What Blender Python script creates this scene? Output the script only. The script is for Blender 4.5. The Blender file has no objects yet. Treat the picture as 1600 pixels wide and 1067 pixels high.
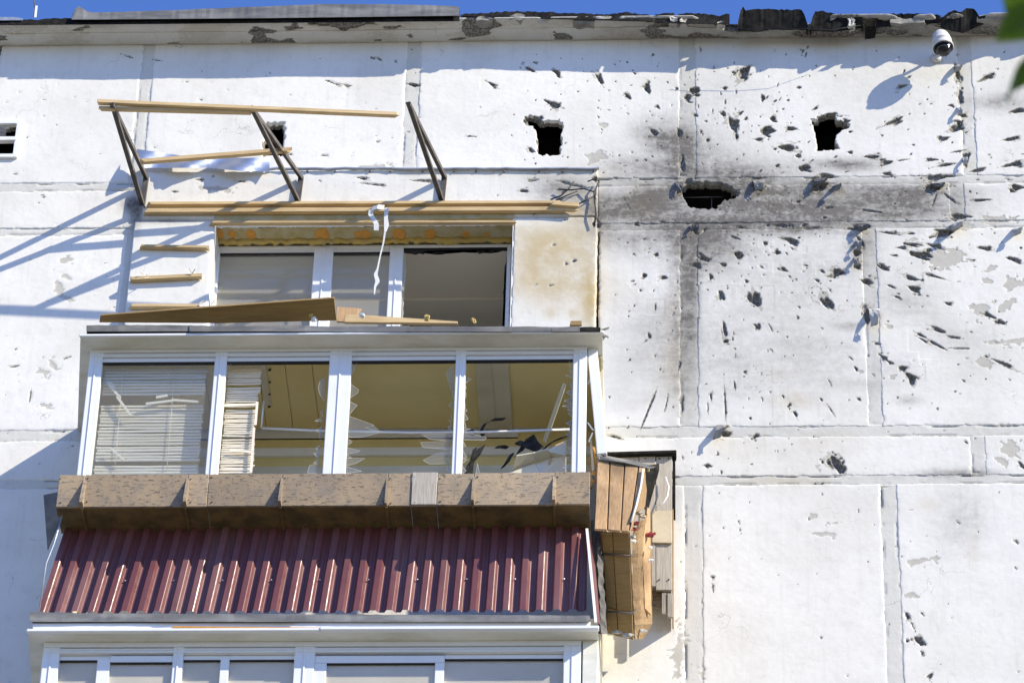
import bpy, bmesh, math, random
import numpy as np
from mathutils import Vector, Matrix

R = math.radians
random.seed(7)
SC = bpy.context.scene
COL = SC.collection

# ------------------------------------------------------------------ camera
CAM = Vector((1.75, -29.3, 1.6))
AIM = Vector((0.0, 0.0, 25.35))
FPX = 6600.0                                   # focal length in pixels of a 1600 px wide picture
ROLL = R(-0.40)
fw = (AIM - CAM).normalized()
up = Vector((1, 0, 0)).cross(fw).normalized()
if up.z < 0: up = -up
rt = fw.cross(up).normalized()
up2 = up * math.cos(ROLL) + rt * -math.sin(ROLL)
rt2 = rt * math.cos(ROLL) + up * math.sin(ROLL)
up, rt = up2, rt2
cam_d = bpy.data.cameras.new('camera'); cam = bpy.data.objects.new('camera', cam_d); COL.objects.link(cam)
cam.matrix_world = Matrix((
    (rt.x, up.x, -fw.x, CAM.x), (rt.y, up.y, -fw.y, CAM.y), (rt.z, up.z, -fw.z, CAM.z), (0, 0, 0, 1)))
cam_d.sensor_width = 36.0; cam_d.lens = FPX / 1600 * 36; cam_d.clip_end = 2000
cam_d.dof.use_dof = True; cam_d.dof.focus_distance = 37.2; cam_d.dof.aperture_fstop = 8.0
SC.camera = cam

# ------------------------------------------------------------------ sky, sun, exposure
SUN_DIR = Vector((1.93, -1.0, 1.47)).normalized()         # towards the sun
w = bpy.data.worlds.new('World'); SC.world = w; w.use_nodes = True
nt = w.node_tree; bg = nt.nodes['Background']
sky = nt.nodes.new('ShaderNodeTexSky'); sky.sky_type = 'NISHITA'; sky.sun_disc = False
sky.sun_elevation = math.asin(SUN_DIR.z); sky.sun_rotation = math.atan2(SUN_DIR.x, SUN_DIR.y)
sky.altitude = 0; sky.air_density = 1.3; sky.dust_density = 0.0; sky.ozone_density = 6.0
tint = nt.nodes.new('ShaderNodeMix'); tint.data_type = 'RGBA'; tint.blend_type = 'MULTIPLY'; tint.inputs[0].default_value = 1.0; tint.inputs[7].default_value = (0.92, 1.07, 1.62, 1)
nt.links.new(sky.outputs[0], tint.inputs[6]); nt.links.new(tint.outputs[2], bg.inputs[0]); bg.inputs[1].default_value = 0.10
sl = bpy.data.lights.new('sun', 'SUN'); sl.energy = 5.0; sl.angle = R(0.5); sl.color = (1.0, 0.91, 0.715)
so = bpy.data.objects.new('sun', sl); COL.objects.link(so)
so.rotation_euler = SUN_DIR.to_track_quat('Z', 'Y').to_euler(); so.location = (20, -30, 40)
SC.view_settings.view_transform = 'Standard'; SC.view_settings.look = 'None'
SC.view_settings.exposure = 0.56; SC.view_settings.gamma = 1.0

# ------------------------------------------------------------------ helpers
def at(px, py, p=0.0):
    """point of the place seen at pixel (px,py) of the 1600x1067 photograph, p metres out from the facade"""
    d = fw * FPX + rt * (px - 800.0) - up * (py - 533.5)
    return CAM + d * ((-p - CAM.y) / d.y)
def AX(px, py, p=0.0): return at(px, py, p).x
def AZ(px, py, p=0.0): return at(px, py, p).z
def out_for(px, py, z):
    lo, hi = -3.0, 6.0
    for _ in range(50):
        m = (lo + hi) / 2
        if AZ(px, py, m) < z: hi = m
        else: lo = m
    return (lo + hi) / 2
def tag(o, label=None, cat=None, group=None, kind=None):
    if label: o['label'] = label
    if cat: o['category'] = cat
    if group: o['group'] = group
    if kind: o['kind'] = kind
    return o
def thing(name, label, cat, loc=(0, 0, 0), group=None):
    o = bpy.data.objects.new(name, None); COL.objects.link(o); o.location = loc; o.empty_display_size = .2
    return tag(o, label, cat, group)
def link(name, me, mat, parent=None):
    if mat is not None and not me.materials: me.materials.append(M[mat] if isinstance(mat, str) else mat)
    o = bpy.data.objects.new(name, me); COL.objects.link(o)
    if parent is not None:
        o.parent = parent
        t, q = Vector(), parent
        while q is not None: t += q.location; q = q.parent
        o.location = -t                           # vertices are world coordinates
    return o
def mesh(name, verts, faces, mat, parent=None, smooth=False):
    me = bpy.data.meshes.new(name); me.from_pydata([tuple(v) for v in verts], [], faces); me.update()
    if smooth: me.polygons.foreach_set('use_smooth', [True] * len(me.polygons))
    return link(name, me, mat, parent)
def from_bm(name, bm, mat, parent=None, smooth=False):
    bmesh.ops.recalc_face_normals(bm, faces=bm.faces)
    me = bpy.data.meshes.new(name); bm.to_mesh(me); bm.free()
    if smooth: me.polygons.foreach_set('use_smooth', [True] * len(me.polygons))
    return link(name, me, mat, parent)
def bevel(bm, w, seg=1):
    bmesh.ops.bevel(bm, geom=bm.edges[:], offset=w, segments=seg, affect='EDGES', profile=.6)
def bm_box(bm, x0, x1, y0, y1, z0, z1):
    vs = [bm.verts.new((x, y, z)) for x in (x0, x1) for y in (y0, y1) for z in (z0, z1)]
    for f in ((0, 1, 3, 2), (4, 6, 7, 5), (0, 4, 5, 1), (2, 3, 7, 6), (0, 2, 6, 4), (1, 5, 7, 3)): bm.faces.new([vs[i] for i in f])
    return vs
def box(name, x0, x1, y0, y1, z0, z1, mat, parent=None, bv=0.0):
    bm = bmesh.new(); bm_box(bm, *sorted((x0, x1)), *sorted((y0, y1)), *sorted((z0, z1)))
    if bv: bevel(bm, bv)
    return from_bm(name, bm, mat, parent)
def bm_beam(bm, a, b, w, h, side=None, jag=0.0):
    """bar from a to b, w along 'side', h across"""
    a, b = Vector(a), Vector(b); d = (b - a).normalized()
    s = Vector(side) if side is not None else Vector((0, -1, 0))
    s = (s - d * s.dot(d)); s = s.normalized() if s.length > 1e-6 else d.orthogonal().normalized()
    t = d.cross(s)
    rings = []
    for q in (a, b):
        rings.append([bm.verts.new(q + s * (i * w / 2) + t * (j * h / 2) + d * random.uniform(-jag, jag)) for i, j in ((-1, -1), (1, -1), (1, 1), (-1, 1))])
    for k in range(4): bm.faces.new((rings[0][k], rings[0][(k + 1) % 4], rings[1][(k + 1) % 4], rings[1][k]))
    bm.faces.new(rings[0][::-1]); bm.faces.new(rings[1])
def beam(name, a, b, w, h, mat, parent=None, side=None, jag=0.0, bv=0.0):
    bm = bmesh.new(); bm_beam(bm, a, b, w, h, side, jag)
    if bv: bevel(bm, bv)
    return from_bm(name, bm, mat, parent)
def bm_tube(bm, pts, r, n=8, cap=True):
    pts = [Vector(p) for p in pts]; rs = r if isinstance(r, (list, tuple)) else [r] * len(pts)
    prev = None; rings = []
    for i, p in enumerate(pts):
        d = (pts[min(i + 1, len(pts) - 1)] - pts[max(i - 1, 0)]).normalized()
        if prev is None: s = d.orthogonal().normalized()
        else: s = (prev - d * prev.dot(d)).normalized()
        prev = s; t = d.cross(s)
        rings.append([bm.verts.new(p + (s * math.cos(2 * math.pi * k / n) + t * math.sin(2 * math.pi * k / n)) * rs[i]) for k in range(n)])
    for i in range(len(rings) - 1):
        for k in range(n): bm.faces.new((rings[i][k], rings[i][(k + 1) % n], rings[i + 1][(k + 1) % n], rings[i + 1][k]))
    if cap: bm.faces.new(rings[0][::-1]); bm.faces.new(rings[-1])
def tube(name, pts, r, mat, parent=None, n=8):
    bm = bmesh.new(); bm_tube(bm, pts, r, n); return from_bm(name, bm, mat, parent, True)
def prism(name, pts, t, mat, parent=None, nrm=None, bv=0.0):
    """polygon of world points given a thickness t along -normal"""
    bm = bmesh.new(); pts = [Vector(p) for p in pts]
    if nrm is None:
        nrm = Vector()
        for i in range(len(pts)): nrm += pts[i].cross(pts[(i + 1) % len(pts)])
        nrm.normalize()
        if nrm.y > 0: nrm = -nrm
    a = [bm.verts.new(p) for p in pts]; b = [bm.verts.new(p - Vector(nrm) * t) for p in pts]
    bm.faces.new(a); bm.faces.new(b[::-1])
    for i in range(len(pts)): bm.faces.new((a[i], b[i], b[(i + 1) % len(pts)], a[(i + 1) % len(pts)]))
    if bv: bevel(bm, bv)
    return from_bm(name, bm, mat, parent)
def lathe(name, prof, org, axis, mat, parent=None, n=24):
    ax = Vector(axis).normalized(); s = ax.orthogonal().normalized(); t = ax.cross(s); bm = bmesh.new(); rings = []
    for r, h in prof: rings.append([bm.verts.new(Vector(org) + ax * h + (s * math.cos(2 * math.pi * k / n) + t * math.sin(2 * math.pi * k / n)) * max(r, 1e-4)) for k in range(n)])
    for i in range(len(rings) - 1):
        for k in range(n): bm.faces.new((rings[i][k], rings[i][(k + 1) % n], rings[i + 1][(k + 1) % n], rings[i + 1][k]))
    bm.faces.new(rings[0][::-1]); bm.faces.new(rings[-1])
    return from_bm(name, bm, mat, parent, True)
def lump(name, c, r, mat, parent=None, seed=0, sub=2, flat=(1, 1, 1), rough=.35):
    rnd = random.Random(seed); bm = bmesh.new(); bmesh.ops.create_icosphere(bm, subdivisions=sub, radius=1.0)
    ph = [rnd.uniform(0, 6) for _ in range(6)]
    for v in bm.verts:
        c0 = v.co.copy(); k = 1 + rough * (math.sin(3 * c0.x + ph[0]) * math.sin(3.3 * c0.y + ph[1]) + .6 * math.sin(5 * c0.z + ph[2]) * math.sin(6 * c0.x + ph[3])) + rnd.uniform(-.12, .12) * rough * 2
        v.co = Vector(c) + Vector((c0.x * flat[0], c0.y * flat[1], c0.z * flat[2])) * r * k
    return from_bm(name, bm, mat, parent)

# value noise for numpy arrays
def _h(i, j, s):
    n = (i * 374761393 + j * 668265263 + s * 974634777) & 0x7fffffff
    n = ((n ^ (n >> 13)) * 1274126177) & 0x7fffffff
    return ((n ^ (n >> 16)) & 0xffff) / 65535.0
def vnoise(x, z, s=0):
    x = np.asarray(x, float) + 1000.0; z = np.asarray(z, float) + 1000.0
    i = np.floor(x).astype(np.int64); j = np.floor(z).astype(np.int64); fx = x - i; fz = z - j
    fx = fx * fx * (3 - 2 * fx); fz = fz * fz * (3 - 2 * fz)
    return (_h(i, j, s) * (1 - fx) + _h(i + 1, j, s) * fx) * (1 - fz) + (_h(i, j + 1, s) * (1 - fx) + _h(i + 1, j + 1, s) * fx) * fz
def fbm(x, z, s=0, o=3):
    a, t, n = 0.0, 0.0, 1.0
    for k in range(o): a = a + vnoise(np.asarray(x) * 2 ** k, np.asarray(z) * 2 ** k, s + k * 17) * n; t += n; n *= .5
    return a / t
def sstep(a, b, x):
    t = np.clip((x - a) / (b - a), 0, 1); return t * t * (3 - 2 * t)

# ------------------------------------------------------------------ materials
M = {}
class NB:
    def __init__(s, name):
        s.m = bpy.data.materials.new(name); s.m.use_nodes = True; s.t = s.m.node_tree; s.n = s.t.nodes; s.l = s.t.links
        s.b = s.n['Principled BSDF']; s.out = s.n['Material Output']; M[name] = s.m
        s.tc = s.n.new('ShaderNodeTexCoord').outputs['Object']
    def link(s, a, b): s.l.new(a, b)
    def val(s, x, sock):
        if hasattr(x, 'links') or hasattr(x, 'is_linked'): s.l.new(x, sock)
        else:
            sock.default_value = (*x, 1.0)[:4] if isinstance(x, (tuple, list)) and len(x) == 3 and sock.type == 'RGBA' else x
    def noise(s, scale=5, detail=4, rough=.55, vec=None, stretch=None, dist=0.0):
        v = vec or s.tc
        if stretch:
            mp = s.n.new('ShaderNodeMapping'); mp.inputs['Scale'].default_value = stretch; s.l.new(v, mp.inputs[0]); v = mp.outputs[0]
        n = s.n.new('ShaderNodeTexNoise'); n.inputs['Scale'].default_value = scale; n.inputs['Detail'].default_value = detail
        n.inputs['Roughness'].default_value = rough; n.inputs['Distortion'].default_value = dist; s.l.new(v, n.inputs['Vector']); return n.outputs['Fac']
    def ramp(s, x, a, b, lo=0.0, hi=1.0):
        r = s.n.new('ShaderNodeMapRange'); r.interpolation_type = 'SMOOTHSTEP'; r.clamp = True
        s.l.new(x, r.inputs['Value']); r.inputs['From Min'].default_value = a; r.inputs['From Max'].default_value = b
        r.inputs['To Min'].default_value = lo; r.inputs['To Max'].default_value = hi; return r.outputs[0]
    def mix(s, f, a, b, mode='MIX'):
        m = s.n.new('ShaderNodeMix'); m.data_type = 'RGBA'; m.blend_type = mode
        s.val(f, m.inputs[0]); s.val(a, m.inputs[6]); s.val(b, m.inputs[7]); return m.outputs[2]
    def math(s, op, a, b=0.0):
        m = s.n.new('ShaderNodeMath'); m.operation = op; m.use_clamp = False; s.val(a, m.inputs[0]); s.val(b, m.inputs[1]); return m.outputs[0]
    def attr(s, name):
        a = s.n.new('ShaderNodeAttribute'); a.attribute_name = name; return a.outputs['Fac']
    def rnd(s): return s.n.new('ShaderNodeObjectInfo').outputs['Random']
    def bump(s, h, strength=.3, dist=.01):
        b = s.n.new('ShaderNodeBump'); b.inputs['Strength'].default_value = strength; b.inputs['Distance'].default_value = dist
        s.l.new(h, b.inputs['Height']); s.l.new(b.outputs[0], s.b.inputs['Normal'])
    def col(s, c): s.val(c, s.b.inputs['Base Color'])
    def rough(s, v): s.val(v, s.b.inputs['Roughness'])

def wall_material(name, white, dirt, rough_amp=1.0, tint=(.60, .58, .50), tint_amt=.12):
    b = NB(name)
    E, P, S, T = b.attr('exposed'), b.attr('peel'), b.attr('soot'), b.attr('stain')
    big = b.noise(.9, 5, .6); fine = b.noise(55, 4, .7); mid = b.noise(7, 5, .65)
    streak = b.noise(3.0, 4, .6, stretch=(6, 1, .35))
    c = b.mix(b.ramp(big, .35, .75, 0, tint_amt), white, tint)
    c = b.mix(b.ramp(mid, .48, .78, 0, .30), c, dirt)
    c = b.mix(b.ramp(streak, .52, .80, 0, .28), c, dirt)
    streak2 = b.noise(9.0, 4, .6, stretch=(7, 1, .25)); c = b.mix(b.ramp(streak2, .58, .78, 0, .22), c, dirt)
    c = b.mix(b.ramp(fine, .55, .78, 0, .28), c, dirt)
    vo = b.n.new('ShaderNodeTexVoronoi'); vo.feature = 'DISTANCE_TO_EDGE'; vo.inputs['Scale'].default_value = 1.7
    wv = b.n.new('ShaderNodeTexNoise'); wv.inputs['Scale'].default_value = 4; wv.inputs['Detail'].default_value = 5; b.link(b.tc, wv.inputs['Vector'])
    va = b.n.new('ShaderNodeVectorMath'); va.operation = 'MULTIPLY_ADD'; b.link(wv.outputs['Color'], va.inputs[0]); va.inputs[1].default_value = (.5, .5, .5); b.link(b.tc, va.inputs[2]); b.link(va.outputs[0], vo.inputs['Vector'])
    hair = b.math('MULTIPLY', b.ramp(vo.outputs['Distance'], .002, .007, 1, 0), b.ramp(b.noise(1.6, 2, .5), .55, .66, 0, .55))
    c = b.mix(hair, c, (.30, .29, .27))
    speck = b.noise(38, 2, .5); c = b.mix(b.ramp(speck, .70, .74, 0, .5), c, (.33, .32, .30))
    c = b.mix(b.math('MULTIPLY', T, b.ramp(mid, .2, .6, .5, 1)), c, (.47, .36, .17))
    pn = b.noise(30, 3, .6)
    c = b.mix(b.ramp(b.math('ADD', P, b.math('MULTIPLY', b.math('SUBTRACT', pn, .5), .7)), .42, .52), c, b.mix(mid, (.46, .44, .39), (.58, .56, .50)))
    sn = b.noise(16, 6, .72); sn2 = b.noise(3.5, 5, .65, stretch=(.6, 1, 1.6))
    sm = b.math('MULTIPLY', S, b.ramp(sn, .15, .85, .55, 1.3)); sm = b.math('MULTIPLY', sm, b.ramp(sn2, .15, .85, .55, 1.3))
    mn = b.n.new('ShaderNodeMath'); mn.operation = 'MINIMUM'; b.link(sm, mn.inputs[0]); mn.inputs[1].default_value = .93
    c = b.mix(mn.outputs[0], c, (.115, .105, .094))
    en = b.noise(48, 4, .75); conc = b.mix(b.ramp(en, .32, .70), (.075, .072, .066), (.36, .345, .31))
    c = b.mix(b.ramp(b.math('ADD', E, b.math('MULTIPLY', b.math('SUBTRACT', en, .5), .5)), .40, .55), c, conc)
    b.col(c); b.rough(.92); b.b.inputs['Specular IOR Level'].default_value = .2
    h = b.math('ADD', b.math('MULTIPLY', b.noise(22, 5, .65), .6), b.math('MULTIPLY', fine, .4))
    h = b.math('ADD', h, b.math('MULTIPLY', en, b.math('MULTIPLY', E, 1.5)))
    b.bump(h, .32 * rough_amp, .005)
wall_material('wall_white', (.80, .785, .745), (.50, .485, .44), 1.25, (.60, .58, .51), .5)
wall_material('wall_joint', (.655, .645, .605), (.42, .41, .37), 1.6, (.54, .53, .47), .6)
wall_material('wall_insulation', (.75, .74, .70), (.47, .46, .42), 1.2, (.68, .65, .54), .25)

def simple(name, c, rough=.6, c2=None, scale=8, bump=0.0, metal=0.0, lo=.35, hi=.7, stretch=None, spec=.5, bs=None):
    b = NB(name); n = b.noise(scale, 5, .62, stretch=stretch)
    b.col(b.mix(b.ramp(n, lo, hi), c, c2) if c2 else c); b.rough(rough); b.b.inputs['Metallic'].default_value = metal
    b.b.inputs['Specular IOR Level'].default_value = spec
    if bump: b.bump(b.noise(bs or scale * 5, 5, .65, stretch=stretch), bump, .004)
    return b
def wood(name, a, c, dark, stretch, amt=.5, knots=.25):
    b = NB(name); g = b.noise(14, 5, .6, stretch=stretch, dist=.4); big = b.noise(2.2, 3, .5)
    col = b.mix(b.ramp(g, .3, .72), a, c); col = b.mix(b.ramp(b.noise(30, 4, .7, stretch=stretch), .55, .8, 0, amt), col, dark)
    col = b.mix(b.ramp(big, .5, .75, 0, knots), col, dark)
    v = b.n.new('ShaderNodeHueSaturation'); b.link(b.ramp(b.rnd(), 0, 1, .86, 1.12), v.inputs['Value']); b.link(col, v.inputs['Color'])
    b.col(v.outputs[0]); b.rough(.8); b.b.inputs['Specular IOR Level'].default_value = .25; b.bump(g, .35, .004)
HZ, VT = (.35, 6, 6), (6, 6, .35)
wood('batten_wood', (.50, .36, .18), (.66, .50, .29), (.27, .19, .10), HZ, .6, .45)
wood('plank_tan', (.45, .28, .145), (.62, .42, .235), (.14, .09, .05), VT, .6, .6)
wood('plank_grey', (.33, .29, .24), (.46, .42, .36), (.16, .14, .12), VT, .6)
wood('plank_brown', (.28, .18, .09), (.44, .30, .16), (.09, .055, .03), VT, .6, .5)
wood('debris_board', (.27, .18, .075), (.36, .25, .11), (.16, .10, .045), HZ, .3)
b = NB('fascia_fibre')
n1 = b.noise(2.0, 5, .6); n2 = b.noise(48, 6, .75, stretch=(.35, 1, 1)); n3 = b.noise(60, 3, .6)
c = b.mix(b.ramp(n1, .3, .7), (.345, .26, .17), (.43, .32, .20)); c = b.mix(b.ramp(b.noise(3.5, 6, .75), .42, .62, 0, .55), c, (.25, .205, .155)); c = b.mix(b.ramp(n2, .53, .62, 0, .85), c, (.085, .075, .065)); c = b.mix(b.ramp(b.noise(22, 5, .8, stretch=(1.6, 1, .5)), .57, .66, 0, .8), c, (.10, .09, .08)); c = b.mix(b.ramp(b.noise(5, 5, .7), .45, .75, 0, .6), c, (.22, .20, .175)); c = b.mix(b.ramp(n3, .5, .8, 0, .4), c, (.30, .25, .19))
v = b.n.new('ShaderNodeHueSaturation'); b.link(b.ramp(b.rnd(), 0, 1, .78, 1.12), v.inputs['Value']); b.link(c, v.inputs['Color'])
b.col(v.outputs[0]); b.rough(.85); b.bump(n2, .4, .004)
simple('underside_shade', (.19, .13, .05), .85, (.085, .06, .028), 5, .3)  # board colour darkened to hold the shade under the fascia
simple('plywood_pale', (.66, .56, .40), .8, (.56, .46, .31), 6, .2)
simple('paint_white', (.80, .81, .81), .38, (.72, .72, .71), 5, .05, lo=.45, hi=.9)
simple('soffit_white', (.80, .79, .72), .6, (.62, .60, .50), 4, .1, stretch=(.4, 1, 1))
simple('gasket_black', (.02, .02, .022), .6)
simple('flashing_grey', (.12, .12, .115), .6, (.22, .22, .21), 9, .25, .15, stretch=(.25, 1, 1))
simple('flashing_dark', (.085, .085, .085), .65, (.18, .175, .16), 7, .3, stretch=(.3, 1, 1))
simple('galvanised', (.40, .42, .44), .42, (.56, .58, .60), 6, .15, .55)
simple('steel_dark', (.075, .072, .068), .6, (.14, .12, .10), 12, .2, .2)
simple('tar_felt', (.010, .010, .010), .95, (.028, .027, .025), 14, .6, bs=40, spec=.1)
simple('concrete_grey', (.30, .29, .26), .95, (.17, .165, .15), 6, .9, bs=40)
simple('concrete_light', (.52, .50, .46), .95, (.36, .35, .32), 9, .8, bs=50)
simple('concrete_soot', (.075, .072, .068), .95, (.17, .16, .15), 9, .8, bs=40)
simple('foam_yellow', (.52, .36, .08), .9, (.40, .34, .16), 14, .8, bs=60)
simple('foam_orange', (.60, .30, .06), .9, (.52, .24, .04), 20, .6, bs=60)
simple('lintel', (.44, .40, .26), .9, (.36, .29, .12), 7, .4, bs=40)
simple('ceiling_yellow', (.78, .67, .33), .7, (.70, .58, .26), 1.2, 0)
simple('panel_cream', (.66, .62, .48), .6, (.58, .54, .40), 3, .05)
simple('room_white', (.85, .79, .68), .9)
simple('room_grey', (.36, .355, .34), .9)
simple('void_dark', (.20, .19, .175), .95, (.28, .27, .25), 3)
simple('plastic_white', (.82, .82, .80), .45)
simple('plastic_tape', (.80, .80, .78), .5, (.62, .62, .60), 30)
simple('blind_cream', (.88, .81, .68), .5, (.82, .73, .58), 3)
simple('char_black', (.012, .012, .012), .9, (.035, .033, .03), 15, .6)
simple('lens_black', (.01, .01, .012), .08)
simple('camera_shell', (.60, .585, .55), .4, (.60, .585, .55), 9, .05)
simple('foil', (.50, .53, .58), .38, None, metal=.8)
simple('bark', (.16, .12, .09), .95, (.09, .07, .05), 12, .8, stretch=(1, 1, .3))
simple('cable_black', (.015, .015, .015), .6)
simple('cloth_red', (.25, .03, .035), .9)
simple('ground', (.12, .115, .075), .95, (.20, .175, .13), .35, .3, bs=20)
b = NB('sheet_red'); n = b.noise(3, 4, .6, stretch=(1, 1, .3))
b.col(b.mix(b.ramp(n, .4, .75), (.150, .052, .054), (.200, .095, .092))); b.rough(b.ramp(b.noise(12, 4, .6), .3, .7, .30, .48)); b.bump(b.noise(40, 3), .05, .002)
n4 = b.noise(7, 6, .7, stretch=(2.5, 1, .4)); b.col(b.mix(b.ramp(n4, .5, .75, 0, .55), b.mix(b.ramp(n, .4, .75), (.150, .050, .052), (.205, .10, .096)), (.09, .055, .05)))
b = NB('leaf_green'); b.col(b.mix(b.rnd(), (.035, .085, .008), (.06, .12, .012))); b.rough(.5)
tl = b.n.new('ShaderNodeBsdfTranslucent'); tl.inputs[0].default_value = (.08, .15, .01, 1); ms = b.n.new('ShaderNodeMixShader'); ms.inputs[0].default_value = .35
b.link(b.b.outputs[0], ms.inputs[1]); b.link(tl.outputs[0], ms.inputs[2]); b.link(ms.outputs[0], b.out.inputs[0])
def glass(name, milk, gloss_rough=.02, tint=(.93, .95, .95)):
    b = NB(name); tr = b.n.new('ShaderNodeBsdfTransparent'); tr.inputs[0].default_value = (*tint, 1)
    gl = b.n.new('ShaderNodeBsdfGlossy'); gl.inputs['Roughness'].default_value = gloss_rough
    lw = b.n.new('ShaderNodeLayerWeight'); lw.inputs[0].default_value = .5
    fr = b.math('ADD', .035, b.math('MULTIPLY', b.math('POWER', lw.outputs['Facing'], 4.0), .6))
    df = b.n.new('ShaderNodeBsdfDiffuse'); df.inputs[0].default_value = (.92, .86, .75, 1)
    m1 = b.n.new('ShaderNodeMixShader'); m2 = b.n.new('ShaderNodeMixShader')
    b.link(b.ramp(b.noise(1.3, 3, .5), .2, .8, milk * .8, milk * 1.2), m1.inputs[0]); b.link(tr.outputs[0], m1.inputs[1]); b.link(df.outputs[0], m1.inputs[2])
    b.link(fr, m2.inputs[0]); b.link(m1.outputs[0], m2.inputs[1]); b.link(gl.outputs[0], m2.inputs[2]); b.link(m2.outputs[0], b.out.inputs[0])
glass('pane_glass', .05); glass('pane_lightened', .40, .08); glass('pane_greyed', .16, .06); glass('shard_glass', .06, .02); glass('shard_edge', .35, .05)

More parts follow.
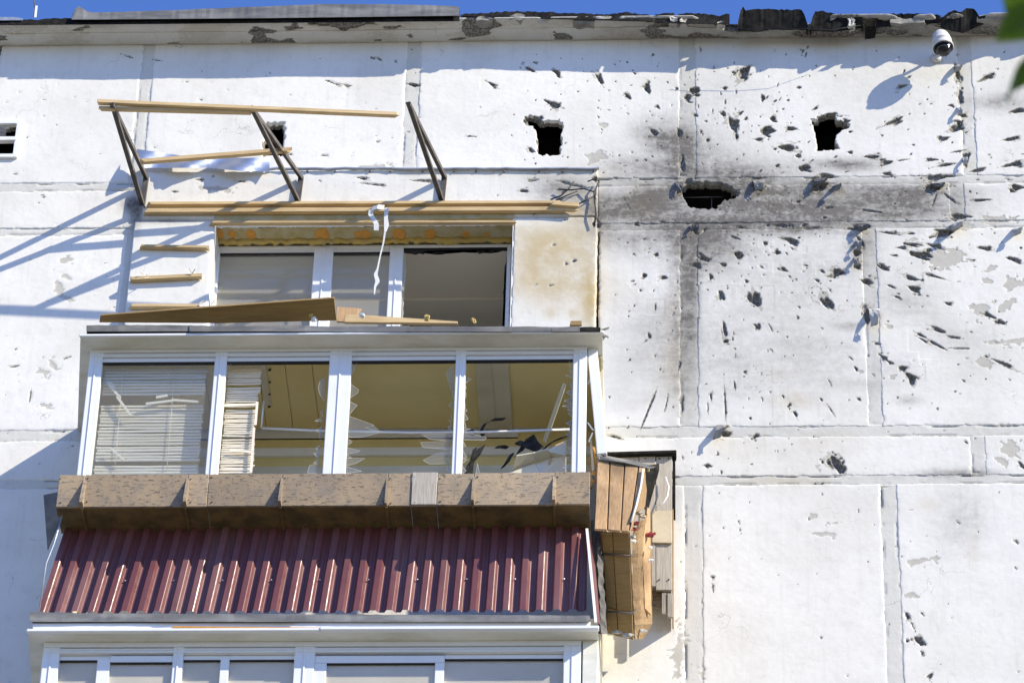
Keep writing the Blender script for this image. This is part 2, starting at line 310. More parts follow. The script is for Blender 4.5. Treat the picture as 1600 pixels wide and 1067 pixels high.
# ------------------------------------------------------------------ damage of the facade, listed in picture pixels: x, y, length, width, slant
CR = [(829,109,20,6,25),(870,113,16,9,35),(938,124,21,9,60),(981,151,14,8,45),(1011,139,22,10,65),(862,162,28,8,25),(1162,114,30,18,-45),
 (1085,142,14,12,0),(1073,152,12,11,0),(1132,138,9,7,0),(1192,152,12,8,60),(1130,178,11,8,45),(1147,197,30,16,75),(1020,206,20,8,45),(1061,206,18,12,80),
 (1195,205,16,13,0),(1087,180,10,4,40),(1028,168,8,4,40),(830,235,12,7,20),(1105,219,7,6,0),(991,115,6,3,40),(1043,129,6,3,50),(1057,139,5,5,0),
 (1185,218,12,5,0),(1165,186,8,5,-30),(1157,177,9,5,-30),(1410,135,18,6,-15),(1395,191,30,8,-22),(1542,121,28,8,-25),(1487,165,9,4,0),(1495,200,26,14,-20),
 (1476,217,20,6,-18),(1590,173,24,7,-15),(1580,217,26,6,-10),(1229,230,28,12,0),(1237,201,16,8,0),(1203,204,14,10,0),(1207,185,10,9,0),(1247,243,10,6,0),
 (1257,262,20,12,0),(1328,238,9,5,0),(1363,245,22,8,0),(1386,254,20,7,-10),(1454,250,16,5,0),(1412,250,20,2.5,-8),(1477,258,32,6,-8),(1582,257,36,8,-10),
 (1494,237,22,2.5,-10),(1214,259,8,5,0),(1273,170,12,4,-30),(1211,158,8,4,-30),(1250,137,5,4,0),(1231,157,5,4,0),(1527,266,28,5,-8),
 (1292,275,28,9,0),(1281,291,28,16,-20),(1385,271,18,6,0),(1466,277,44,9,-8),(1462,292,38,10,-5),(1588,292,24,12,0),(1532,313,30,5,-5),(1296,324,22,4,0),
 (1362,330,44,4,8),(1247,315,8,4,0),(1288,340,11,4,0),(1256,351,12,6,0),(1342,354,36,13,-5),(1389,364,34,4,5),(1425,365,12,4,0),(1476,363,32,13,-10),
 (1500,338,26,9,0),(1215,394,13,6,20),(1235,376,28,9,20),(1225,421,18,6,30),(1285,424,11,5,30),(1310,426,26,12,8),(1277,438,10,4,35),(1294,474,32,13,50),
 (1381,418,18,10,25),(1434,398,36,12,18),(1423,382,26,6,12),(1459,384,24,6,14),(1408,387,20,5,0),(1396,399,14,3,5),(1424,435,24,9,18),(1428,451,20,11,15),
 (1461,432,36,4,16),(1538,388,22,7,12),(1582,405,26,6,12),(1481,474,16,6,20),(1547,493,24,6,25),(1563,503,16,7,15),(1468,516,28,7,22),(1402,464,14,4,20),
 (1353,439,24,12,10),(1392,447,16,4,20),(1355,494,34,13,95),(1440,524,22,5,25),(1442,531,26,4,30),(1463,538,32,5,28),(1491,527,20,4,10),(1499,544,36,2.5,0),
 (1380,558,12,6,40),(1391,566,16,5,30),(1410,576,14,9,25),(1423,590,24,12,40),(1565,567,44,5,22),(1309,727,38,21,52),(1224,620,8,3,60),(1233,633,9,5,-35),
 (1243,647,14,6,65),(1296,596,20,2.5,60),(1283,624,8,3,50),(1337,575,10,3,50),(1343,624,8,3,50),(1300,643,24,2.5,55),(1370,536,10,5,20),(1597,728,14,6,40),
 (1205,513,14,2.5,65),(1014,524,12,6,80),(1132,515,30,8,80),(1134,533,9,7,0),(1183,510,12,8,35),(1013,640,74,4,-68),(1042,627,24,2.5,-80),(1111,620,14,5,80),
 (1106,634,18,2.5,85),(1133,627,68,3,87),(1134,677,18,14,0),(1148,601,20,3,80),(1164,581,6,5,0),(1172,653,5,5,0),(1104,727,9,6,0),(1181,680,8,14,80),
 (1191,624,10,2.5,80),(1061,573,18,5,90),(1066,634,30,5,90),(957,681,34,4,15),(1025,398,9,6,0),(1007,430,8,8,0),(1037,434,12,6,0),(1001,454,4,4,0),
 (1024,480,14,3,90),(1154,399,18,12,30),(1129,413,12,7,20),(1101,404,24,10,25),(1086,414,20,9,0),(1111,432,12,9,70),(1127,460,16,10,80),(1181,469,28,19,60),
 (1166,439,8,5,60),(1195,380,10,6,30),(1063,298,10,16,0),(1185,293,18,14,60),(1086,359,15,11,70),(994,350,9,6,0),(1035,347,14,3,10),(932,350,20,12,80),
 (929,308,14,6,90),(929,285,12,10,0),(1073,283,20,8,-20),(1066,256,30,10,90),(1418,961,18,8,65),(1438,1001,22,12,55),(1428,980,26,2.5,65),(1441,1019,10,4,60),
 (1453,1055,14,6,-45),(1589,847,9,4,45),(1499,817,9,3,45),(1441,958,12,3,50),(1113,901,8,5,30),(1114,920,12,3,90),(1155,815,6,2.5,80),(1157,828,8,2.5,80),
 (292,128,6,3,30),(521,130,28,3,18),(540,133,12,4,20),(594,93,10,3,25),(583,91,9,3,15),(768,132,18,5,30),(645,132,22,8,10),(510,243,12,3,5),(592,221,6,3,0),
 (452,241,8,3,10),(735,213,14,2.5,5),(619,97,7,3,55),(200,88,20,2.5,18),(245,94,14,2.5,10),(1020,85,5,3,60),(24,272,10,2.5,5),(66,305,10,2.5,0),(68,308,8,2.5,0),
 (24,572,18,3,-10),(107,558,12,2.5,-20),(48,617,20,2,95),(26,545,6,2.5,0),(566,284,20,5,8),(580,293,44,3,5),(655,288,40,3,3),(312,286,12,4,0),(377,289,18,3,5),(276,305,14,3,0),
 (835,287,20,4,-5),(818,304,16,5,0),(880,290,30,4,15),(900,296,44,3,8),(898,413,8,5,0),(862,451,8,3,0),(838,450,8,3,-20),(886,418,5,3,0),(866,388,4,3,0),
 (1500,150,10,30,-5),(1505,180,14,9,0),(1509,250,26,9,90),(1496,115,28,9,80),(1340,395,16,12,0),(1338,415,14,10,0),(1345,378,20,8,60),(1485,310,30,5,35),(1460,312,24,4,-70),  # dark pits beside the curled joint seal stand in for its shadow
 (1330,560,10,2.5,40),(1365,585,9,2.5,45),(1098,362,20,5,-50),(1158,355,34,5,5),(1220,352,40,6,4),(1265,356,40,5,0),(1150,372,24,4,20)]
HOLES = [  # openings right through the wall (polygons in pixels)
 [(1065,291),(1076,284),(1086,286),(1100,284),(1128,285),(1139,291),(1151,296),(1153,301),(1146,311),(1130,312),(1126,319),(1118,325),(1096,327),(1076,322),(1067,311)],
 [(819,183),(832,180),(844,189),(878,190),(876,242),(840,242),(838,206),(829,194)], [(1267,186),(1280,187),(1282,180),(1303,178),(1308,189),(1328,195),(1314,205),(1306,209),(1304,226),(1312,233),(1276,236),(1274,205)], [(417,192),(444,192),(441,243),(411,243)], [(-14,195),(27,195),(26,246),(-14,246)]]
SPALL = [(828,190,24,16,20),(1290,184,30,12,0),(1316,197,24,14,-10),(1305,228,12,10,0),(838,186,24,9,10),(412,224,8,12,0),(1075,288,24,8,-15),(1150,303,10,8,0),(1118,318,20,12,-30)]
PEEL = [(1478,405,58,26,-12),(1549,420,20,9,-20),(1547,440,15,8,5),(1585,445,44,11,-8),(1532,480,38,15,0),(1572,478,32,16,-30),(1554,344,38,13,0),(1537,567,26,17,15),
 (1548,535,16,9,0),(1585,533,40,9,-5),(1580,702,22,15,0),(1566,720,16,9,20),(1435,876,50,10,-8),(1423,930,27,6,0),(1285,834,32,7,0),(1269,806,8,6,0),(1306,817,12,3,-5),
 (100,407,16,11,0),(104,433,24,6,20),(92,452,13,22,0),(97,463,26,5,15),(80,568,8,14,0),(70,581,16,6,0),(70,633,18,5,0),(1060,1015,12,70,0),(1423,796,10,3,0),
 (940,195,16,8,0),(930,245,30,18,0),(1428,374,16,7,0),(1345,580,10,5,0),(1510,560,9,4,0),(1395,590,8,6,0),(1390,512,10,5,0),(580,262,40,6,0),(1500,355,44,10,0),(1230,325,40,16,0),(330,300,50,6,0)]
SOOT = [(1010,262,75,26,.45),(1066,250,24,55,.55),(1040,325,110,30,.95),(1110,320,80,36,.7),(1100,235,60,35,.28),(1230,335,150,24,.6),(1395,325,110,20,.75),(1310,316,60,18,.5),(1100,385,55,40,.62),
 (1155,275,90,26,.5),(1020,205,40,24,.42),(1320,258,60,10,.6),(1078,450,16,110,.5),(1000,375,65,30,.42),(940,335,22,34,.6),(1345,390,26,30,.4),(1560,160,50,16,.32),(1180,350,130,14,.85),
 (1020,510,60,60,.22),(1140,560,100,90,.2),(1280,560,90,70,.15),(1250,420,160,80,.16),(1120,150,70,50,.12),(1040,225,34,16,.5),(1300,300,200,20,.5),(1420,300,90,10,.4),(1480,520,60,30,.14),
 (1490,738,60,7,.4),(1400,575,40,20,.12),(1500,810,50,60,.18),(1420,625,20,8,.3),(1420,470,50,24,.2),(880,300,60,30,.45),(212,335,10,26,.8),(205,320,14,10,.7),(250,350,60,6,.35),(1000,600,80,60,.12),
 (1530,560,60,40,.06),(1330,510,26,8,.3),(1340,600,60,10,.12),(1062,500,20,180,.25)]
STAIN = [(1005,318,34,24,.55),(855,400,70,34,.75),(835,440,44,34,.7),(890,455,70,40,.6),(922,470,16,80,.9),(870,380,60,20,.5),(1052,560,22,70,.35),(1052,480,16,30,.2),(850,272,110,10,.30),(700,275,120,8,.22),
 (985,455,20,20,.12),(1240,625,34,14,.30),(1215,585,20,12,.22),(1290,690,60,18,.18),(860,495,12,10,.5),(895,495,12,10,.5),(905,345,34,44,.5),(830,365,40,16,.3),(1215,750,70,8,.25),(1150,700,50,20,.12),
 (1450,788,20,10,.25),(1520,860,12,30,.18),(660,275,40,6,.3),(500,345,160,8,.2)]
def _frame(px, py, L, W, a):
    a = R(a); c = at(px, py); u = at(px + math.cos(a) * L / 2, py + math.sin(a) * L / 2) - c; v = at(px - math.sin(a) * W / 2, py + math.cos(a) * W / 2) - c
    return c.x, c.z, np.linalg.inv(np.array([[u.x, v.x], [u.z, v.z]])), max(u.length, v.length), min(u.length, v.length)
CRF = [(*_frame(c[0], c[1], c[2] * .95, c[3] * .86, c[4]), .9) for c in CR] + [(*_frame(*c), .6) for c in SPALL]
rnd = random.Random(3)
BX, BY = 1125, 335
_n = 0
while _n < 620:                                   # fragments scattered away from the blast
    x, y = rnd.uniform(800, 1600), rnd.uniform(75, 1060)
    d = math.hypot(x - BX, (y - BY) * 1.1)
    if rnd.random() > math.exp(-d / 190) * 1.1 + (.03 if x > 1150 and y < 700 else .008): continue
    if 800 < x < 935 and y > 350: continue
    a = math.degrees(math.atan2(y - BY, x - BX)) + rnd.gauss(0, 14); L = rnd.choice((2, 2.5, 2.5, 3, 3, 4, 5, 7)); W = min(L, rnd.uniform(1.5, 2.6))
    CRF.append((*_frame(x, y, L, W, a), .8)); _n += 1
for _ in range(90):
    x, y = rnd.uniform(0, 1060), rnd.uniform(75, 350); CRF.append((*_frame(x, y, rnd.uniform(2.5, 7), 2.2, rnd.gauss(12, 12)), .5))
for _ in range(60):
    x, y = rnd.uniform(0, 210), rnd.uniform(350, 740); CRF.append((*_frame(x, y, rnd.uniform(2.5, 7), 2.0, rnd.gauss(0, 50)), .4))
PEF = [_frame(*c) for c in PEEL]
SOF = [(*_frame(a, b_, 2 * c, 2 * d, 0)[:3], e) for a, b_, c, d, e in SOOT]
STF = [(*_frame(a, b_, 2 * c, 2 * d, 0)[:3], e) for a, b_, c, d, e in STAIN]
HOF = [np.array([(at(*q).x, at(*q).z) for q in h]) for h in HOLES]
XSOOT0, XSOOT1 = AX(900, 400), AX(1120, 400)
def in_poly(X, Z, P):
    r = np.zeros(X.shape, bool); n = len(P)
    for i in range(n):
        (x0, z0), (x1, z1) = P[i], P[i - 1]
        if z0 == z1: continue
        r ^= ((z0 > Z) != (z1 > Z)) & (X < (x1 - x0) * (Z - z0) / (z1 - z0) + x0)
    return r

def damage(X, Z, seed, joint=False):
    """depth into the wall and the four surface maps at facade points"""
    x0, x1, z0, z1 = X.min(), X.max(), Z.min(), Z.max()
    h = (fbm(X * 2.2, Z * 2.2, 5 + seed, 3) - .5) * .005 + (fbm(X * 30, Z * 30, 9, 2) - .5) * .0012
    E = np.zeros_like(X); P = np.zeros_like(X); S = np.zeros_like(X); T = np.zeros_like(X)
    wob = (fbm(X * 34, Z * 34, 21, 2) - .5) * 1.25 + (vnoise(X * 13, Z * 13, 31) - .5) * .8
    for cx, cz, inv, rl, rs, amt in CRF:
        k = rl * 1.8
        if cx + k < x0 or cx - k > x1 or cz + k < z0 or cz - k > z1: continue
        m = (np.abs(X - cx) < k) & (np.abs(Z - cz) < k)
        if not m.any(): continue
        dx, dz = X[m] - cx, Z[m] - cz
        su, sv = inv[0, 0] * dx + inv[0, 1] * dz, inv[1, 0] * dx + inv[1, 1] * dz; ci = cx * 7.3 + cz * 3.1
        skew = 1 + .55 * su * (1 if (ci * 10) % 2 > 1 else -1)                                    # one end blunt, the other drawn out
        r = np.hypot(su, sv * np.clip(skew, .5, 2)) * (1 + wob[m] * .55 + (fbm(su * 1.0 + ci, sv * 1.6 + ci, 91, 3) - .5) * 1.05)
        dep = min(.055, rs * 1.1 + .004) * amt
        h[m] = np.maximum(h[m], dep * sstep(1.05, .35, r) * (.75 + .5 * fbm(X[m] * 70, Z[m] * 70, 77, 2)))
        E[m] = np.maximum(E[m], sstep(1.05, .80, r) * min(1, amt + .15)); P[m] = np.maximum(P[m], .62 * sstep(1.6, 1.15, r) * (amt > .7))
    for cx, cz, inv, rl, rs in PEF:
        k = rl * 1.8
        m = (np.abs(X - cx) < k) & (np.abs(Z - cz) < k)
        if not m.any(): continue
        dx, dz = X[m] - cx, Z[m] - cz
        r = np.hypot(inv[0, 0] * dx + inv[0, 1] * dz, inv[1, 0] * dx + inv[1, 1] * dz) * (1 + wob[m] * 1.1 + (vnoise(X[m] * 9, Z[m] * 9, 3) - .5) * .8)
        P[m] = np.maximum(P[m], sstep(1.1, .9, r)); h[m] += .003 * sstep(1.05, .95, r)
    for L, A in ((SOF, S), (STF, T)):
        for cx, cz, inv, e in L:
            dx, dz = X - cx, Z - cz
            q = (inv[0, 0] * dx + inv[0, 1] * dz) ** 2 + (inv[1, 0] * dx + inv[1, 1] * dz) ** 2
            A[:] = 1 - (1 - A) * (1 - e * np.exp(-1.1 * q))
    S[:] = np.clip(S * 1.5 + .09 * sstep(XSOOT0, XSOOT1, X), 0, 1)
    for P_ in HOF:
        xa, xb, za, zb = P_[:, 0].min() - .1, P_[:, 0].max() + .1, P_[:, 1].min() - .1, P_[:, 1].max() + .1
        if xb < x0 or xa > x1 or zb < z0 or za > z1: continue
        m = (X > xa) & (X < xb) & (Z > za) & (Z < zb)
        if not m.any(): continue
        jx = (vnoise(X[m] * 30, Z[m] * 30, 61) - .5) * .028; jz = (vnoise(X[m] * 30, Z[m] * 30, 63) - .5) * .028
        ins = in_poly(X[m] + jx, Z[m] + jz, P_); hm = h[m]; hm[ins] = .085; h[m] = hm; em = E[m]; em[ins] = 1; E[m] = em
    return h, E, P, S, T

ZR = {k: AZ(800, v) for k, v in dict(eave=58, a0=281, a1=292, b0=351, b1=361, c0=669, c1=684, d0=746, d1=758).items()}
bld = thing('apartment_building', 'white concrete panel apartment block with shell hole, soot and shrapnel craters under its eaves', 'building', (0, 0, 0))
def surface(name, x0, x1, z0, z1, mat, base=0.0, res=.0095, jag=.006, seed=0, parent=None, skirt=.007, joint=False):
    """one facade slab: a fine relief with its real craters; base is how far it sits back from the panel face"""
    nx, nz = max(2, int((x1 - x0) / res) + 1), max(2, int((z1 - z0) / res) + 1)
    X, Z = np.meshgrid(np.linspace(x0, x1, nx), np.linspace(z0, z1, nz))
    dm = np.minimum(np.minimum(X - x0, x1 - X), np.minimum(Z - z0, z1 - Z))
    edge = np.exp(-dm / .03)
    ex = ((fbm(X * 24, Z * 24, 41, 4) - .5) * 3.2 * jag) * edge; ez = ((fbm(X * 24, Z * 24, 43, 4) - .5) * 3.2 * jag) * edge
    h, E, P, S, T = damage(X, Z, seed, joint)
    if jag:
        chip = sstep(.50, .70, fbm(X * 9, Z * 9, 51, 3)) * np.exp(-dm / .012)          # chipped arrises
        h = h + chip * .012; E = np.maximum(E, sstep(.35, .8, chip) * .8); h = h + .004 * np.exp(-dm / .006)
    if joint:
        w_ = .5 * min(x1 - x0, z1 - z0); h = h + .0015 * (fbm(X * 20, Z * 20, 83, 2) - .5)
        cr = sstep(.48, .66, fbm(X * 5, Z * 5, 71, 4)) * np.exp(-np.abs(dm - .034) / .005) * np.where((X < (x0 + x1) / 2) | ((z1 - z0) < (x1 - x0)), 1, .35); h = h + cr * .016; E = np.maximum(E, .7 * sstep(.3, .8, cr))
    Y = base + h
    bd = np.zeros(X.shape, bool); bd[0, :] = bd[-1, :] = True; bd[:, 0] = bd[:, -1] = True
    Y = np.where(bd, Y + skirt, Y)
    V = np.stack([X + ex, Y, Z + ez], -1).reshape(-1, 3)
    I = np.arange(nx * nz).reshape(nz, nx)
    F = np.stack([I[:-1, :-1], I[:-1, 1:], I[1:, 1:], I[1:, :-1]], -1).reshape(-1, 4)
    hf = h.reshape(-1); deep = hf[F].min(1) > .075; F = F[~deep]
    me = bpy.data.meshes.new(name); me.vertices.add(len(V)); me.vertices.foreach_set('co', V.astype(np.float32).ravel())
    me.loops.add(len(F) * 4); me.loops.foreach_set('vertex_index', F.astype(np.int32).ravel())
    me.polygons.add(len(F)); me.polygons.foreach_set('loop_start', np.arange(0, len(F) * 4, 4, dtype=np.int32)); me.polygons.foreach_set('loop_total', np.full(len(F), 4, np.int32))
    me.update(calc_edges=True); me.validate()
    for nm, A in (('exposed', E), ('peel', P), ('soot', S), ('stain', T)):
        at_ = me.attributes.new(nm, 'FLOAT', 'POINT'); at_.data.foreach_set('value', A.astype(np.float32).ravel())
    return link(name, me, mat, parent or bld)
def vx(pairs): return sum(AX(*q) for q in pairs) / len(pairs)
XL, XR = AX(0, 530) - .35, AX(1600, 530) + .35
def row(z0, z1, joints, zm, seed, x_lo=None, x_hi=None, res=.0075):
    xs = [XL if x_lo is None else x_lo] + [q for j in joints for q in j] + [XR if x_hi is None else x_hi]
    for i in range(0, len(xs), 2):
        left = xs[i + 1] < AX(700, 500)
        if xs[i + 1] - xs[i] > .03: surface('wall_panel', xs[i], xs[i + 1], z0, z1, 'wall_white', 0, .014 if left else res, .007, seed + i)
    for j in joints: surface('joint_strip', j[0] - .03, j[1] + .03, z0, z1, 'wall_joint', .004, res, .004, seed + 50, joint=True, skirt=.05)
def J(pts_l, w): x = vx(pts_l); return (x + .006, x + w / 175.0 - .006)
row(ZR['a0'], ZR['eave'], [J([(224, 80), (209, 200)], 20), J([(638, 80), (627, 250)], 23), J([(1060, 80), (1062, 270)], 27), J([(1494, 115), (1508, 250)], 22)], 0, 1)
row(ZR['b0'], ZR['a1'], [J([(924, 320)], 11), J([(1485, 320)], 23)], 0, 10)
j9 = [J([(196, 380), (187, 485)], 13), J([(1062, 370), (1063, 650)], 28), J([(1343, 370), (1361, 655)], 22)]
WX0, WX1 = AX(331, 420), AX(800, 420)
WZ1, WZ0 = AZ(565, 347), AZ(565, 560)
# ninth floor: left panel, pieces round the window, right panels
surface('wall_panel', XL, j9[0][0], ZR['c0'], ZR['b1'], 'wall_white', 0, .014, .007, 20)
surface('wall_panel', AX(935, 500), j9[1][0], ZR['c0'], ZR['b1'], 'wall_white', 0, .0075, .007, 22)
surface('wall_panel', j9[1][1], j9[2][0], ZR['c0'], ZR['b1'], 'wall_white', 0, .0075, .007, 23)
surface('wall_panel', j9[2][1], XR, ZR['c0'], ZR['b1'], 'wall_white', 0, .0075, .007, 24)
for j in j9: surface('joint_strip', j[0] - .03, j[1] + .03, ZR['c0'], ZR['b1'], 'wall_joint', .004, .0095, .004, 70, joint=True, skirt=.05)
row(ZR['d0'], ZR['c1'], [J([(1517, 715)], 22)], 0, 30)
ZB = AZ(800, 1130)
row(ZB, ZR['d1'], [J([(1069, 770), (1070, 1060)], 27), J([(1374, 770), (1388, 1060)], 24)], 0, 40, res=.011)
for a_, b_ in (('a1', 'a0'), ('b1', 'b0'), ('c1', 'c0'), ('d1', 'd0')):
    for xa, xb in (((XL, WX0 - .03), (WX1 + .03, XR)) if a_ == 'b1' else ((XL, XR),)):
        surface('joint_strip', xa, xb, ZR[a_] - .03, ZR[b_] + .03, 'wall_joint', .0045, .0105, .004, 60, joint=True, skirt=.05)
# insulation layer proud of the panels round the upper window
INS = .05
iz1 = AZ(560, 265, INS); ix0, ix1 = AX(203, 400, INS), AX(933, 400, INS); izb = AZ(560, 670, INS)
surface('insulation_panel', ix0 + .06, ix1, WZ1, iz1, 'wall_insulation', -INS, .011, .004, 80, skirt=INS + .01)
surface('insulation_panel', ix0, WX0, izb, WZ1, 'wall_insulation', -INS, .011, .003, 82, skirt=INS + .01)
surface('insulation_panel', WX1, ix1, izb, WZ1, 'wall_insulation', -INS, .0105, .004, 84, skirt=INS + .01)
# the rest of the block beyond the picture, plain
def plain(x0, x1, z0, z1, y=.03): return box('wall_panel', x0, x1, y, y + .3, z0, z1, 'concrete_light', bld)
b = NB('wall_plain'); b.col(b.mix(b.ramp(b.noise(1.2, 5, .6), .35, .75, 0, .3), (.80, .80, .785), (.6, .59, .55))); b.rough(.92); b.bump(b.noise(22, 5, .65), .4, .006)
zlow = ZB
for k in range(8):
    zt = zlow - k * 2.8; z_b = max(.25, zt - 2.78)
    if zt < .5: break
    for i in range(8):
        xa = XL - 9 + i * 3.6; box('wall_panel', xa + .012, xa + 3.588, .002, .3, z_b, zt, 'wall_plain', bld, .012)
for sgn in (-1, 1):
    for i in range(3):
        xa = (XL - 3.6 * (i + 1)) if sgn < 0 else (XR + 3.6 * i)
        for (z_a, z_b) in ((ZR['a0'], ZR['eave']), (ZR['b0'], ZR['a1']), (ZR['c0'], ZR['b1']), (ZR['d0'], ZR['c1']), (ZB, ZR['d1'])):
            box('wall_panel', xa + .012, xa + 3.588, .002, .3, z_a, z_b, 'wall_plain', bld, .012)
# dark body of the house behind the panels (attic void, rooms are cut by their own shells)
bx0, bx1 = XL - 10.8, XR + 10.8
def shell(name, x0, x1, y0, y1, z0, z1, mat, parent=bld, skip=()):
    """inside of a room, open to the front"""
    v = [(x, y, z) for x in (x0, x1) for y in (y0, y1) for z in (z0, z1)]
    fs = dict(left=(0, 1, 3, 2), right=(4, 6, 7, 5), back=(2, 3, 7, 6), floor=(0, 2, 6, 4), ceil=(1, 5, 7, 3))
    return mesh(name, v, [f for k, f in fs.items() if k not in skip], mat, parent)
shell('attic_void', bx0, bx1, .10, 1.4, ZR['b0'] + .05, ZR['eave'] + .1, 'void_dark')

# ------------------------------------------------------------------ cornice, roof edge
gz = box('ground', -140, 140, -160, 60, -.5, 0, 'ground'); tag(gz, kind='structure')
ZC = AZ(800, 66)
def cornice():
    n = int((XR - XL + 1) / .014); xs = np.linspace(XL - .5, XR + .5, n)
    prof = [(-.02, .05), (.0, .012), (.03, .0), (.10, .003), (.17, .008), (.172, .016), (.23, .028), (.262, .04), (.272, .052), (.27, .062), (.25, .075), (.20, .085), (.05, .10), (-.6, .13)]
    # densify
    pr = []
    for (a, c), (d, e) in zip(prof[:-1], prof[1:]):
        k = max(1, int(math.hypot(d - a, e - c) / .014)); pr += [(a + (d - a) * i / k, c + (e - c) * i / k) for i in range(k)] if a > -.1 and d > -.1 else [(a, c)]
    pr.append(prof[-1]); P = np.array([q[0] for q in pr]); D = np.array([q[1] for q in pr])
    XX, PP = np.meshgrid(xs, P, indexing='ij'); _, DD = np.meshgrid(xs, D, indexing='ij'); SS = np.cumsum(np.hypot(np.diff(P, prepend=P[0]), np.diff(D, prepend=D[0]))); _, SS = np.meshgrid(xs, SS, indexing='ij')
    right = sstep(AX(760, 40, .25), AX(1180, 40, .25), XX)
    n1 = fbm(XX * 2.3, SS * 7, 5, 4); n2 = fbm(XX * 9, SS * 9, 15, 3)
    E = sstep(.60 - .08 * right, .645 - .08 * right, fbm(XX * 2.4, SS * 6, 25, 4)) * sstep(-.02, .04, PP)
    dep = (n2 - .5) * .012 + E * .022 + right * (fbm(XX * 5, SS * 5, 33, 3) - .45) * .03
    bite = right * sstep(.42, .66, fbm(XX * 2.2, XX * 0, 44, 4)) * sstep(.10, .27, PP) * .15        # broken-away lip
    E = np.maximum(E, sstep(.02, .06, bite)); E = np.maximum(E, right * .35)
    Pn = PP - (dep * .5 + bite); Zn = ZC + DD + dep * .6 - bite * .25 + (fbm(XX * .35, XX * 0, 3, 2) - .5) * .02
    V = np.stack([XX, -Pn, Zn], -1).reshape(-1, 3); nx, nz = XX.shape; I = np.arange(nx * nz).reshape(nx, nz)
    F = np.stack([I[:-1, :-1], I[1:, :-1], I[1:, 1:], I[:-1, 1:]], -1).reshape(-1, 4)
    me = bpy.data.meshes.new('cornice'); me.from_pydata(V.tolist(), [], F.tolist()); me.update()
    for nm, A in (('exposed', E), ('peel', sstep(.45, .6, n1) * .5), ('soot', right * .55), ('stain', sstep(.4, .7, n1) * .25)):
        a_ = me.attributes.new(nm, 'FLOAT', 'POINT'); a_.data.foreach_set('value', A.astype(np.float32).ravel())
    return link('cornice', me, 'wall_joint', bld)
cornice()
for xa, xb in ((bx0, XL - .5), (XR + .5, bx1)): box('cornice', xa, xb, -.27, .6, ZC + .01, ZC + .09, 'concrete_light', bld, .02)
box('roof_slab', bx0, bx1, .5, 12, ZC + .02, ZC + .12, 'tar_felt', bld)

def sheet_strip(name, tops, bots, p0, p1, mat, parent, step=5, rag=0.0, wav=.012, seed=1, th=.006, back=.25):
    """upstand strip along the roof edge: top and bottom outlines in pixels, p0/p1 how far out its bottom/top stands"""
    rn = random.Random(seed); xa, xb = tops[0][0], tops[-1][0]; xs = list(np.arange(xa, xb, step)) + [xb]
    tp = np.interp(xs, *zip(*tops)); bt = np.interp(xs, *zip(*bots)); bm = bmesh.new(); rows = []
    for i, x in enumerate(xs):
        t = tp[i] + rn.uniform(-rag, rag); wv = math.sin(i * .19 + seed) * wav + rn.uniform(-wav, wav) * .5
        col = [at(x, bt[i], p0 + wv * .4), at(x, bt[i] * .55 + t * .45, (p0 + p1) / 2 + wv), at(x, t, p1 + wv * .7)]
        if back: col.append(col[2] + Vector((0, back, .012)))
        rows.append(col)
    for s in (0, 1):
        vv = [[bm.verts.new(q + Vector((0, th * s, 0))) for q in c] for c in rows]
        for i in range(len(vv) - 1):
            for k in range(len(vv[0]) - 1): bm.faces.new((vv[i][k], vv[i + 1][k], vv[i + 1][k + 1], vv[i][k + 1]))
    return from_bm(name, bm, mat, parent)
f1 = sheet_strip('roof_flashing', [(112, 26), (118, 14), (124, 10), (134, 18), (150, 20), (250, 17), (400, 11), (500, 7), (600, 7), (690, 9), (718, 11)], [(112, 31), (150, 31), (400, 29), (718, 25)], .32, .30, 'flashing_grey', bld, 6, .5, .006, 3)
sheet_strip('roof_flashing', [(-60, 27), (20, 27), (36, 29)], [(-60, 33), (36, 32)], .30, .30, 'galvanised', bld, 6, .4, .004, 4)
sheet_strip('roofing_felt', [(-60, 33), (60, 31), (118, 28), (400, 27), (718, 24)], [(-60, 40), (300, 37), (718, 33)], .285, .275, 'tar_felt', bld, 6, 1.2, .008, 5, back=.1)  # felt edge, its black band also stands in for shadow under the flashing
for tops, bots, p0, p1, sd in (
    ([(720, 23), (800, 18), (870, 20), (940, 23), (980, 20), (1020, 25)], [(720, 26), (1020, 34)], .27, .25, 6),
    ([(1024, 23), (1055, 21), (1056, 26), (1062, 21), (1100, 22), (1125, 25), (1140, 22)], [(1024, 36), (1140, 38)], .26, .24, 7),
    ([(1153, 36), (1158, 14), (1160, 10), (1164, 16), (1200, 15), (1255, 16), (1262, 40)], [(1153, 46), (1180, 50), (1210, 44), (1262, 47)], .20, .25, 8),
    ([(1266, 40), (1272, 20), (1280, 17), (1310, 23), (1345, 24), (1348, 36)], [(1266, 48), (1300, 50), (1348, 44)], .20, .25, 9),
    ([(1352, 42), (1368, 40), (1369, 21), (1390, 22), (1440, 22), (1470, 24)], [(1352, 48), (1380, 42), (1470, 36)], .20, .24, 10),
    ([(1470, 28), (1488, 17), (1500, 19), (1512, 13), (1524, 16), (1530, 26), (1560, 23), (1590, 18), (1640, 20)], [(1470, 44), (1505, 52), (1530, 40), (1560, 32), (1640, 30)], .18, .24, 11)):
    sheet_strip('roofing_felt', tops, bots, p0, p1, 'tar_felt', bld, 4, 1.2, .005, sd, back=.18)
